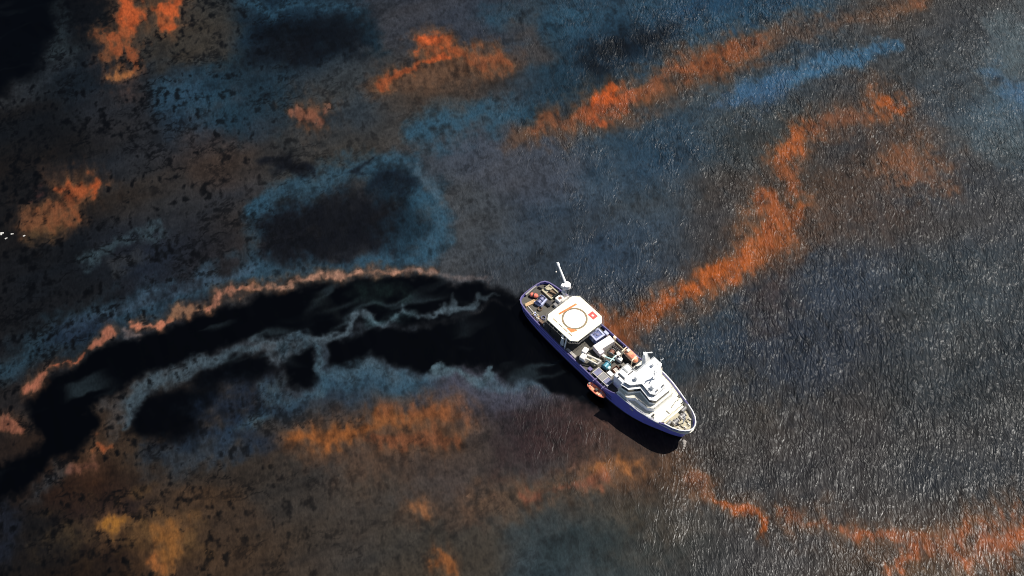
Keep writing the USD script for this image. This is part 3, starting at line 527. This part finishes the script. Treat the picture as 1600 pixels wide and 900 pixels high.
obj('bar_marking', obox(-22.5, 1.3, .75, 7.6, 11.003, 11.012, -7.5, 0), 'marking_orange', hd, 'faded orange bar aft of the circle')
obj('wedge_marking', prism([(-17.1, -4.4), (-14.4, -4.5), (-13.5, -2.2), (-14.6, -2.6), (-15.6, -3.4)], 11.003, 11.012), 'marking_orange', hd, 'faded orange wedge beside the circle')
for x0, x1 in ((-23.0, -20.7), (-20.2, -18.0), (-17.6, -15.6), (-15.1, -13.2)):
    obj('dash_marking', box(x0, x1, -5.45, -5.05, 11.003, 11.01), 'marking_green', hd)
obj('panel_marking', box(-16.1, -13.2, 4.9, 7.2, 11.003, 11.012), 'marking_red', hd, 'red square near the port edge')
obj('panel_centre', box(-15.1, -14.2, 5.7, 6.4, 11.013, 11.018), 'marking_pink', hd, 'paler middle of the red square')
obj('gutter', CC([cyl((*a, 10.86), (*b, 10.86), .2, n=6) for a, b in zip(HD, HD[1:] + HD[:1])]), 'helideck_cream', hd, smooth=60)
net = list(SPoly(HD).buffer(.9, join_style=2).exterior.coords)[:-1]
obj('net_frame', CC([cyl((*a, 10.5), (*b, 10.5), .05, n=4) for a, b in zip(net, net[1:] + net[:1])] + [cyl((a[0] + (b[0] - a[0]) * k / 6, a[1] + (b[1] - a[1]) * k / 6, 10.6), (c[0] + (d[0] - c[0]) * k / 6, c[1] + (d[1] - c[1]) * k / 6, 10.5), .045, n=4) for a, b, c, d in zip(HD, HD[1:] + HD[:1], net, net[1:] + net[:1]) for k in range(6)]), 'grey_steel', hd)
obj('deck_beam', CC([box(x - .2, x + .2, -6.5, 7.6, 9.8, 10.6) for x in (-23, -18, -13)] + [box(-24.5, -11.2, y - .2, y + .2, 9.8, 10.58) for y in (-5, .5, 6)]), 'white_paint', hd)
for x, y in ((-16.2, -7.7), (-14.2, -7.8), (-23, 7.7), (-18, 7.8), (-13, 7.9)):
    obj('helideck_leg', cyl((x, y, 4.0), (x, y * .86, 10.2), .28, n=8), 'white_paint', hd, smooth=40)
obj('access_stair', CC([box(-15.9 + .0 * k, -14.9, -7.9 - .0 * k, -7.3, 5.2 + .9 * k, 5.35 + .9 * k) for k in range(6)] + [bar([(-15.6, -7.6, 5), (-15.6, -7.0, 10.5)], .1)]), 'white_paint', hd)
obj('inner_leg', cyl((-23, -6.4, 4), (-23, -6.2, 10.2), .25, n=8), 'dark_steel', hd)
obj('access_platform', CC([box(-27.3, -25.4, 2.6, 5.8, 9.6, 9.75), rail([(-25.5, 2.7, 9.75), (-27.2, 2.7, 9.75), (-27.2, 5.7, 9.75), (-25.5, 5.7, 9.75)])]), 'pale_steel', hd)

# stern fittings
c1 = obj('stern_crane', CC([cyl((-30.9, 7.6, 4), (-30.9, 7.6, 9.0), .75, .65, 14), box(-31.4, -29.8, 6.6, 7.3, 6.0, 7.6, .1)]), 'white_paint', ship, 'white pedestal crane at the port quarter', smooth=40)
obj('crane_housing', CC([ball((-30.5, 8.5, 10.0), 1.45, (1, 1, .8)), box(-31.9, -30.4, 6.9, 8.6, 8.8, 10.2, .25)]) if False else CC([cyl((-30.6, 8.6, 8.9), (-30.6, 8.6, 10.4), 1.45, 1.25, 16), obox(-31.5, 7.5, 1.4, 1.5, 8.9, 10.2, 20, .15)]), 'white_paint', c1, smooth=40)
obj('crane_boom', CC([cyl((-31.3, 8.6, 10.0), (-36.4, 9.6, 15.0), .5, .36, 8), cyl((-36.4, 9.6, 15.0), (-37.2, 9.8, 15.8), .55, .5, 8)]), 'white_paint', c1, smooth=40)
obj('crane_hook', CC([cyl((-37.0, 9.75, 15.4), (-37.0, 9.2, 11.2), .04, n=4), ball((-37.0, 9.1, 10.8), .35, sub=1)]), 'pale_steel', c1)
obj('stern_hatch', CC([box(-37.6, -32.4, 2.7, 3.1, 4, 4.9), box(-37.6, -32.4, 6.2, 6.6, 4, 4.9), box(-37.6, -37.2, 2.7, 6.6, 4, 4.88), box(-35.9, -35.5, 2.7, 6.6, 4, 4.86), box(-32.8, -32.4, 2.7, 6.6, 4, 4.88)]), 'olive_paint', ship, 'olive coaming of the stern hatch')
obj('hatch_cover', box(-35.5, -32.8, 3.1, 6.2, 4, 4.35), 'hatch_brown', ship)
obj('hatch_cover', box(-37.2, -35.9, 3.1, 6.2, 4, 4.5), 'olive_paint', ship)
obj('stern_bulwark_roller', cyl((-39.9, -3.0, 4.7), (-40.3, 2.5, 4.7), .45, n=12), 'grey_steel', ship, smooth=40)
for x, y in ((-36.8, -6.4), (-30, -7.2), (-34, 7.0), (-9, -8.0), (-9, 8.1), (4, -8.1), (3, 8.3)):
    obj('bollard', CC([cyl((x - .4, y, 4), (x - .4, y, 4.9), .24, .28, 10), cyl((x + .4, y, 4), (x + .4, y, 4.9), .24, .28, 10)]), 'dark_steel', ship, smooth=40)
obj('deck_pipe', bar([(-37, -5.2, 4.2), (-27, -6.2, 4.2), (-26.5, -6.2, 4.2)], .14), 'pale_steel', ship)
obj('deck_pipe', bar([(-10, 7.4, 4.25), (2, 7.6, 4.25)], .18), 'olive_paint', ship)
obj('deck_pipe', bar([(-9.5, 7.0, 4.2), (0, 7.1, 4.2)], .1), 'rust_brown', ship)
obj('port_locker', box(-5.9, -4.7, 7.9, 8.6, 4, 5.7, .08), 'boat_cream', ship, 'cream locker at the port rail')
for x in (-29.6, -28.9, -25.8): obj('vent_pipe', CC([cyl((x, -6.9, 4), (x, -6.9, 5.6), .16, n=8), ball((x, -6.9, 5.7), .26, sub=1)]), 'pale_steel', ship)
# midship crane
c2 = obj('midship_crane', CC([cyl((-6.2, -5.8, 4), (-6.2, -5.8, 7.0), .8, n=14)]), 'white_paint', ship, 'white knuckle crane at the starboard side amidships', smooth=40)
obj('crane_cab', CC([obox(-7.0, -4.6, 1.9, 2.2, 7.0, 8.8, 15, .2), obox(-5.9, -6.6, 2.0, 2.2, 6.6, 8.2, 15, .2)]), 'container_white', c2)
obj('cab_window', obox(-6.0, -4.3, .1, 1.5, 7.6, 8.4, 15, 0), 'window_glass', c2)
obj('crane_boom', CC([cyl((-5.6, -5.2, 7.8), (-.9, -2.7, 6.6), .42, .3, 8), cyl((-5.2, -6.2, 7.2), (-1.2, -4.2, 5.8), .34, .3, 8), cyl((-.9, -2.7, 6.6), (-1.2, -4.2, 5.8), .36, n=8)]), 'pale_steel', c2, smooth=40)
obj('boom_rest', CC([box(-4.3, -1.4, -5.2, -3.4, 4, 5.6, .15)]), 'olive_paint', c2)
# davits
for x in (2.2, 7.2):
    obj('lifeboat_davit', CC([bar([(x, 4.0, 4), (x, 4.2, 9.4), (x, 6.4, 9.9)], .22), box(x - .4, x + .4, 3.4, 4.6, 4, 5)]), 'boat_cream', ship)
obj('lifeboat_platform', CC([box(1.6, 8.2, 4.4, 8.4, 5.4, 5.6), cyl((2.2, 8, 4), (2.2, 8, 5.4), .15, n=6), cyl((7.6, 8, 4), (7.6, 8, 5.4), .15, n=6)]), 'dark_steel', ship)
for x in (3.2, 7.4):
    obj('rescue_boat_davit', bar([(x, -8.6, 5.2), (x, -8.8, 7.0), (x, -10.5, 7.1), (x, -10.5, 3.6)], .12), 'hull_rim_blue', ship)

# ---------------------------------------------------------------- things carried by the ship
def boat_rings(L, W, H, sheer=.25):
    out = []
    for f, zz in ((.35, 0), (.8, .4), (1., .8), (1.0, 1.0)):
        r = []
        for k in range(24):
            a = 2 * math.pi * k / 24; cx, sy = math.cos(a), math.sin(a)
            x = math.copysign(abs(cx) ** .75, cx) * L / 2 * (.9 + .1 * zz); y = math.copysign(abs(sy) ** .6, sy) * W / 2 * f * (1 - .35 * max(0, cx) ** 2)
            r.append((x, y, zz * H + sheer * max(0, cx) ** 2 * zz))
        out.append(r)
    return out
lb = thing('lifeboat', 'faded orange enclosed lifeboat in davits at the port rail, beside the white funnel', 'lifeboat', (4.9, 6.3, 6.1), -3)
obj('lower_hull', loft(boat_rings(6.4, 3.0, 1.2)), 'boat_cream', lb, smooth=50)
can = loft([[(x * .97, y * .96, 1.15 + .0) for x, y, z in boat_rings(6.4, 3.0, 1)[3]], [(x * .88, y * .84, 1.9) for x, y, z in boat_rings(6.4, 3.0, 1)[3]], [(x * .68, y * .5, 2.3) for x, y, z in boat_rings(6.4, 3.0, 1)[3]], [(0, 0, 2.35)] * 24])
obj('canopy', can, 'boat_orange', lb, smooth=50)
tw = obj('steering_cupola', box(-2.4, -1.2, -.55, .55, 2.2, 2.9, .15), 'boat_cream', lb)
obj('cupola_window', box(-1.21, -1.17, -.4, .4, 2.4, 2.7), 'window_glass', tw)
obj('hatch', box(.2, 1.3, -.5, .5, 2.28, 2.42, .05), 'boat_red', lb)
obj('grab_rail', CC([bar([(-2.6, s * 1.35, 1.4), (2.3, s * 1.3, 1.4)], .06) for s in (-1, 1)]), 'boat_cream', lb)

rb = thing('rescue_boat', 'small pinkish orange open rescue boat hanging outside the dark blue starboard side', 'boat', (5.3, -10.5, 2.3), 3)
br = boat_rings(8.0, 2.7, 1.0)
obj('boat_hull', loft(br + [[(x * .88, y * .8, 1.0) for x, y, z in br[3]], [(x * .84, y * .74, .55) for x, y, z in br[3]], [(0, 0, .55)] * 24]), 'boat_orange', rb, smooth=50)
obj('buoyancy_tube', CC([cyl((a[0] * .97, a[1] * .95, a[2]), (b[0] * .97, b[1] * .95, b[2]), .24, n=8) for a, b in zip(br[3], br[3][1:] + br[3][:1])]), 'boat_red', rb, 'red-orange inflated collar', smooth=60)
obj('console', box(-.7, .4, -.5, .5, .55, 1.6, .1), 'dark_steel', rb)
obj('thwart', box(1.4, 1.8, -.9, .9, .55, .95), 'boat_cream', rb)
obj('outboard_engine', CC([box(-3.9, -3.2, -.35, .35, .7, 1.6, .12)]), 'grey_steel', rb)
obj('bow_cover', prism([(2.0, -.85), (3.2, -.4), (3.5, 0), (3.2, .4), (2.0, .85)], .9, 1.12), 'boat_orange', rb)

def ribbed_box(root, L, W, H, mat, roofmat, rib=.5):
    obj('body', box(-L / 2 + .06, L / 2 - .06, -W / 2 + .06, W / 2 - .06, .08, H - .08), mat, root)
    fr = []
    for x in (-L / 2, L / 2 - .16):
        for y in (-W / 2, W / 2 - .16): fr.append(box(x, x + .16, y, y + .16, 0, H))
    for q in fr: obj('corner_post', q, mat, root)
    obj('roof', box(-L / 2 + .02, L / 2 - .02, -W / 2 + .02, W / 2 - .02, H - .08, H, .03), roofmat, root)
    rb_ = []
    n = int(L / rib)
    for k in range(1, n):
        x = -L / 2 + L * k / n
        rb_ += [box(x - .07, x + .07, -W / 2 + .0, -W / 2 + .07, .15, H - .15), box(x - .07, x + .07, W / 2 - .07, W / 2, .15, H - .15), box(x - .06, x + .06, -W / 2 + .2, W / 2 - .2, H, H + .035)]
    obj('ribs', CC(rb_), mat, root)

wc = thing('cargo_container', 'white shipping container lying across the deck just forward of the blue-grey box', 'container', (-5.5, 3.0, 4.0), 84)
ribbed_box(wc, 7.4, 2.9, 2.7, 'container_white', 'container_white')
obj('roof_strip', box(-2.4, 3.3, -.25, .12, 2.7, 2.76), 'box_lilac', wc, 'pale lilac strip along the roof')
obj('door', box(-3.73, -3.68, -1.2, 1.2, .2, 2.5), 'box_lilac', wc)
wc2 = thing('tool_locker', 'short off-white locker against the starboard end of the white container', 'locker', (-4.3, .2, 4.0), 84)
ribbed_box(wc2, 1.9, 2.2, 2.2, 'box_lilac', 'box_lilac', .6)
bb = thing('control_cabin', 'square blue-grey cabin with a pale roof rim close to the helideck edge', 'cabin', (-9.6, 3.6, 4.0), -4)
obj('walls', box(-1.75, 1.75, -1.9, 1.9, 0, 2.9), 'box_blue', bb)
obj('roof_rim', CC([box(-1.95, 1.95, -2.1, -1.45, 2.9, 3.25, .06), box(-1.95, 1.95, 1.45, 2.1, 2.9, 3.25, .06), box(-1.95, -1.3, -1.45, 1.45, 2.9, 3.24), box(1.3, 1.95, -1.45, 1.45, 2.9, 3.24)]), 'box_blue_pale', bb)
obj('roof_panel', box(-1.3, 1.3, -1.45, 1.45, 2.85, 2.98), 'box_blue', bb)
obj('roof_fan', CC([cyl((.2, .2, 2.98), (.2, .2, 3.2), .55, n=14), box(-.9, -.4, -1.0, 0, 2.98, 3.2, .04)]), 'skid_lilac', bb, smooth=40)
obj('door', box(-.5, .4, -1.96, -1.9, .1, 2.2), 'box_blue_pale', bb)

sk = thing('pipe_skid', 'long grey-lilac framed tank skid along the starboard rail above the rescue boat', 'skid', (3.9, -6.3, 4.0), 0)
obj('tank', CC([cyl((-3.4, 0, 1.0), (3.2, 0, 1.0), .95, n=18)]), 'skid_lilac', sk, smooth=40)
obj('frame', CC([bar([(x, -1.5, 0), (x, -1.5, 2.0), (x, 1.5, 2.0), (x, 1.5, 0)], .13) for x in (-3.7, -1.3, 1.2, 3.7)] + [bar([(-3.7, y, 2.0), (3.7, y, 2.0)], .13) for y in (-1.5, 1.5)] + [bar([(-3.7, y, .15), (3.7, y, .15)], .13) for y in (-1.5, 1.5)]), 'pale_steel', sk)
obj('top_panel', box(-3.5, -1.6, -1.3, 1.3, 1.98, 2.1), 'skid_lilac', sk)
obj('top_panel', box(-1.1, 1.0, -1.3, 1.3, 1.96, 2.06), 'grey_steel', sk)
obj('top_panel', box(1.4, 3.5, -1.2, 1.2, 1.96, 2.06), 'skid_lilac', sk)
tw_ = thing('deck_winch', 'teal winch with a pale cable drum in the middle of the cluttered deck', 'winch', (1.0, -2.0, 4.0), 10)
obj('drum', cyl((0, -1.1, 1.3), (0, 1.1, 1.3), .95, n=16), 'teal_paint', tw_, smooth=40)
obj('flange', CC([cyl((0, s - .08, 1.3), (0, s + .08, 1.3), 1.3, n=16) for s in (-1.1, 1.1)]), 'teal_paint', tw_, smooth=40)
obj('base', box(-1.4, 1.4, -1.5, 1.5, 0, .4, .05), 'dark_steel', tw_)
obj('motor', CC([box(.9, 1.7, -.6, .6, .4, 1.4, .1)]), 'teal_pale', tw_)
fr = thing('lifting_frame', 'pale green-white T-shaped lifting frame lying beside the teal winch', 'frame', (.2, 1.0, 4.0), 0)
obj('long_beam', bar([(-1.9, -1.2, 2.0), (1.6, .3, 2.0)], .24), 'teal_pale', fr)
obj('cross_beam', bar([(.4, 2.0, 2.1), (.9, -1.3, 2.0)], .22), 'teal_pale', fr)
for x, y, z in ((-1.5, -1.0, 1.9), (1.3, .2, 1.9), (.4, 1.8, 2.0)): obj('support', cyl((x, y, 0), (x, y, z), .12, n=6), 'grey_steel', fr)
gm = thing('hose_reel', 'grey round hose reel forward of the white container', 'reel', (-1.6, 3.2, 4.0), 20)
obj('spool', cyl((0, -.8, 1.2), (0, .8, 1.2), .9, n=16), 'rust_brown', gm, smooth=40)
obj('flange', CC([cyl((0, s - .07, 1.2), (0, s + .07, 1.2), 1.25, n=16) for s in (-.9, .9)]), 'grey_steel', gm, smooth=40)
obj('stand', CC([box(-1.3, 1.3, s - .1, s + .1, 0, .9) for s in (-1.15, 1.15)]), 'olive_paint', gm)
ws = thing('generator_set', 'small white generator box inboard of the orange lifeboat', 'generator', (1.9, 3.3, 4.0), 6)
obj('housing', box(-1.4, 1.4, -.7, .7, .15, 1.9, .12), 'container_white', ws)
obj('intake_grille', box(-1.0, -.2, -.45, .45, 1.9, 1.95), 'dark_steel', ws)
obj('skid_base', box(-1.5, 1.5, -.8, .8, 0, .15), 'dark_steel', ws)
dm = thing('anchor_rack', 'low dark machinery rack by the port rail, aft of the orange lifeboat', 'rack', (-1.6, 5.9, 4.0), 0)
obj('rack_frame', CC([bar([(-1.8, y, .2), (-1.8, y, 1.3), (1.8, y, 1.3), (1.8, y, .2)], .12) for y in (-.8, .8)]), 'dark_steel', dm)
obj('bottle', CC([cyl((-1.5 + .75 * k, -.75, .7), (-1.5 + .75 * k, .75, .7), .3, n=10) for k in range(5)]), 'dark_steel', dm, smooth=40)
bx = thing('spares_box', 'open wooden-brown spares bin between the winch and the white aft house', 'bin', (4.6, -.4, 4.0), -6)
obj('panel', CC([box(-1.4, 1.4, -1.1, -.98, 0, 1.3), box(-1.4, 1.4, .98, 1.1, 0, 1.3), box(-1.4, -1.28, -.98, .98, 0, 1.29), box(1.28, 1.4, -.98, .98, 0, 1.29), box(-1.3, 1.3, -1, 1, 0, .1)]), 'rust_brown', bx)
obj('contents', CC([cyl((-.9 + .5 * k, -.8, .5), (-.9 + .5 * k, .8, .45 + .1 * (k % 2)), .2, n=8) for k in range(5)]), 'pale_steel', bx, smooth=40)
bx2 = thing('gas_rack', 'rack of pale gas cylinders near the aft face of the white aft house', 'rack', (5.2, 2.4, 4.0), 0)
obj('rack_frame', CC([box(-1.1, 1.1, -.9, -.8, 0, 1.6), box(-1.1, 1.1, .8, .9, 0, 1.6), box(-1.1, 1.1, -.8, .8, 0, .15)]), 'dark_steel', bx2)
for i in range(4):
    for j in range(3): obj('gas_cylinder', CC([cyl((-.8 + .52 * i, -.5 + .5 * j, .15), (-.8 + .52 * i, -.5 + .5 * j, 1.5), .2, n=8), cyl((-.8 + .52 * i, -.5 + .5 * j, 1.5), (-.8 + .52 * i, -.5 + .5 * j, 1.75), .2, .07, 8)]), 'pale_steel', bx2, smooth=40)

# stern deck cargo
sw = thing('towing_winch', 'blue-grey towing winch on the stern deck beside the olive hatch', 'winch', (-34.3, -.7, 4.0), 12)
obj('drum', cyl((0, -1.4, 1.2), (0, 1.4, 1.2), .85, n=16), 'skid_lilac', sw, smooth=40)
obj('flange', CC([cyl((0, s - .1, 1.2), (0, s + .1, 1.2), 1.25, n=16) for s in (-1.5, 0, 1.5)]), 'box_blue', sw, smooth=40)
obj('frame', CC([box(-1.6, 1.6, s - .12, s + .12, 0, 1.2) for s in (-1.75, 1.75)] + [box(1.0, 1.7, -1.6, 1.6, .2, 1.6, .1)]), 'box_blue_pale', sw)
rs = thing('salmon_buoy', 'salmon red mooring buoy with a dark band lying at the very stern', 'buoy', (-37.7, -.9, 4.0), 30)
obj('buoy_body', CC([cyl((-1.0, 0, .85), (1.0, 0, .85), .85, n=16), cyl((1.0, 0, .85), (1.6, 0, .85), .85, .3, 16), cyl((-1.6, 0, .85), (-1.0, 0, .85), .3, .85, 16)]), 'salmon_paint', rs, smooth=40)
obj('band', cyl((-.3, 0, .85), (.2, 0, .85), .89, n=16), 'dark_steel', rs, smooth=40)
tb = thing('timber_stack', 'stack of tan timber beams across the stern deck', 'timber', (-36.2, -4.0, 4.0), 78)
for k in range(6):
    obj('beam', obox((k % 3 - 1) * .06, (k % 3 - 1) * .46, 4.2 - .2 * (k % 2), .4, .42 * (k // 3), .42 * (k // 3) + .38, (k % 3 - 1) * 1.5, .03), 'tan_paint', tb)
sb = thing('white_locker', 'white box locker on the stern deck under the aft edge of the helideck', 'locker', (-29.9, 4.6, 4.0), 0)
ribbed_box(sb, 2.4, 2.6, 2.4, 'container_white', 'container_white', .6)
obj('roof_hatch', box(-.5, .6, -.6, .6, 2.4, 2.52, .04), 'rust_brown', sb)
for (x, y, lab) in ((-32.2, -3.0, 'coil of dark rope beside the towing winch on the stern deck'), (-28.6, -4.6, 'coil of dark rope close under the aft starboard corner of the helideck')):
    rp = thing('rope_coil', lab, 'rope', (x, y, 4.0))
    tor = [trimesh.creation.torus(.75 - .1 * (k % 2), .13, 20, 6) for k in range(3)]
    for k, q in enumerate(tor): q.apply_translation([0, 0, .13 + .2 * k])
    obj('coils', CC(tor), 'hatch_brown' if x < -30 else 'skid_lilac', rp, smooth=60)
bl = thing('oil_drums', 'group of steel drums on a pallet between the timber and the starboard rail', 'drums', (-31.2, -5.9, 4.0))
for i in range(3):
    for j in range(2): obj('drum', cyl((-.7 + .7 * i, -.35 + .7 * j, .15), (-.7 + .7 * i, -.35 + .7 * j, 1.05), .31, n=12), ('olive_paint', 'box_blue_pale', 'grey_steel')[(i + j) % 3], bl, smooth=40)
obj('pallet', box(-1.15, 1.15, -.8, .8, 0, .15), 'tan_paint', bl)

# ---------------------------------------------------------------- foam on the water
def foam(name, label, cat, x, y, pts, m='foam', group=None):
    o = UsdGeom.Xform.Define(stage, numbered('/World', name)); o.AddTranslateOp().Set(Gf.Vec3d(x, y, .0)); tag(o, label, cat, group)
    obj('froth', CC([ball((a, b, .12), r, (1, 1, .5), 1) for a, b, r in pts]), m, o, smooth=60)

for px, py, lab, pts in ((-189.9, 24.4, 'largest white foam fleck at the left edge, touching the frame', [(0, 0, .55), (.6, .2, .45), (-.4, -.2, .45), (.1, -.5, .4)]), (-186.0, 24.1, 'second white foam fleck from the left edge', [(0, 0, .35), (.5, .1, .3)]), (-187.8, 22.0, 'white foam fleck lowest of those at the left edge', [(0, 0, .35), (.4, .3, .25)]), (-181.3, 23.2, 'pale foam fleck nearest the orange patch at the left edge', [(0, 0, .35), (.3, .2, .3)])):
    foam('foam_fleck', lab, 'foam', px, py, pts, 'foam', 'foam flecks at the left edge')
hb_ = math.radians(HEAD)
for X, Y, lab, pts in ((38.6, -.7, 'pale wedge of bow wave foam under the bow', [(0, 0, .7), (.7, -.5, .6), (1.3, -1.2, .5), (1.8, -2.0, .4), (2.1, -2.8, .28), (.5, .3, .4)]),):
    w = SHIP + [math.cos(hb_) * X - math.sin(hb_) * Y, math.sin(hb_) * X + math.cos(hb_) * Y, 0]
    pts = [(math.cos(hb_) * a - math.sin(hb_) * b, math.sin(hb_) * a + math.cos(hb_) * b, r) for a, b, r in pts]
    foam('bow_wave', lab, 'bow wave', w[0], w[1], pts, 'foam_grey')

# ---------------------------------------------------------------- more gear on the crowded decks
def crate(name, label, cat, loc, rot, L, W, H, mat, lid, extra=None):
    o = thing(name, label, cat, loc, rot)
    obj('body', box(-L / 2, L / 2, -W / 2, W / 2, .12, H, .06), mat, o)
    obj('lid', box(-L / 2 - .05, L / 2 + .05, -W / 2 - .05, W / 2 + .05, H + .002, H + .12, .04), lid, o)
    for y in (-W / 3, W / 3): obj('runner', box(-L / 2, L / 2, y - .1, y + .1, 0, .118), 'dark_steel', o)
    return o
crate('battery_box', 'dark grey steel box just forward of the towing winch on the stern deck', 'box', (-31.6, .9, 4.0), 8, 1.9, 1.4, 1.3, 'grey_steel', 'dark_steel')
crate('chain_bin', 'pale steel bin beside the white stern locker on its starboard side', 'bin', (-29.4, 2.2, 4.0), 0, 1.6, 1.2, 1.1, 'pale_steel', 'grey_steel')
crate('hose_box', 'brown hose box by the starboard rail just aft of the helideck', 'box', (-27.6, -6.4, 4.0), 0, 2.2, .9, .9, 'rust_brown', 'hatch_brown')
crate('paint_locker', 'lilac painted locker by the blue-grey cabin at the port rail', 'locker', (-8.6, 7.2, 4.0), 0, 1.7, 1.0, 1.6, 'box_lilac', 'box_blue_pale')
crate('valve_box', 'small cream box right behind the teal winch', 'box', (-2.4, .2, 4.0), 12, 1.3, 1.0, 1.2, 'boat_cream', 'pale_steel')
crate('pump_box', 'grey pump box between the hose reel and the dark rack', 'box', (.4, 4.6, 4.0), 0, 1.5, 1.1, 1.4, 'grey_steel', 'pale_steel')
crate('filter_box', 'white filter box close to the grey-lilac tank skid', 'box', (4.6, -3.4, 4.0), 0, 2.0, 1.3, 1.8, 'container_white', 'white_paint')
crate('dark_locker', 'dark locker against the aft end of the tank skid', 'locker', (-1.6, -7.2, 4.0), 0, 1.4, 1.2, 1.5, 'dark_steel', 'hull_rim_blue')
ps = thing('pipe_stack', 'bundle of pale steel pipes along the starboard rail below the helideck struts', 'pipes', (-11.2, -7.2, 4.0), 0)
for k in range(6): obj('pipe', cyl((-2.6 + .1 * k, (k % 3 - 1) * .34, .17 + .3 * (k // 3)), (2.8 - .12 * k, (k % 3 - 1) * .34, .17 + .3 * (k // 3)), .15, n=8), 'pale_steel', ps, smooth=40)
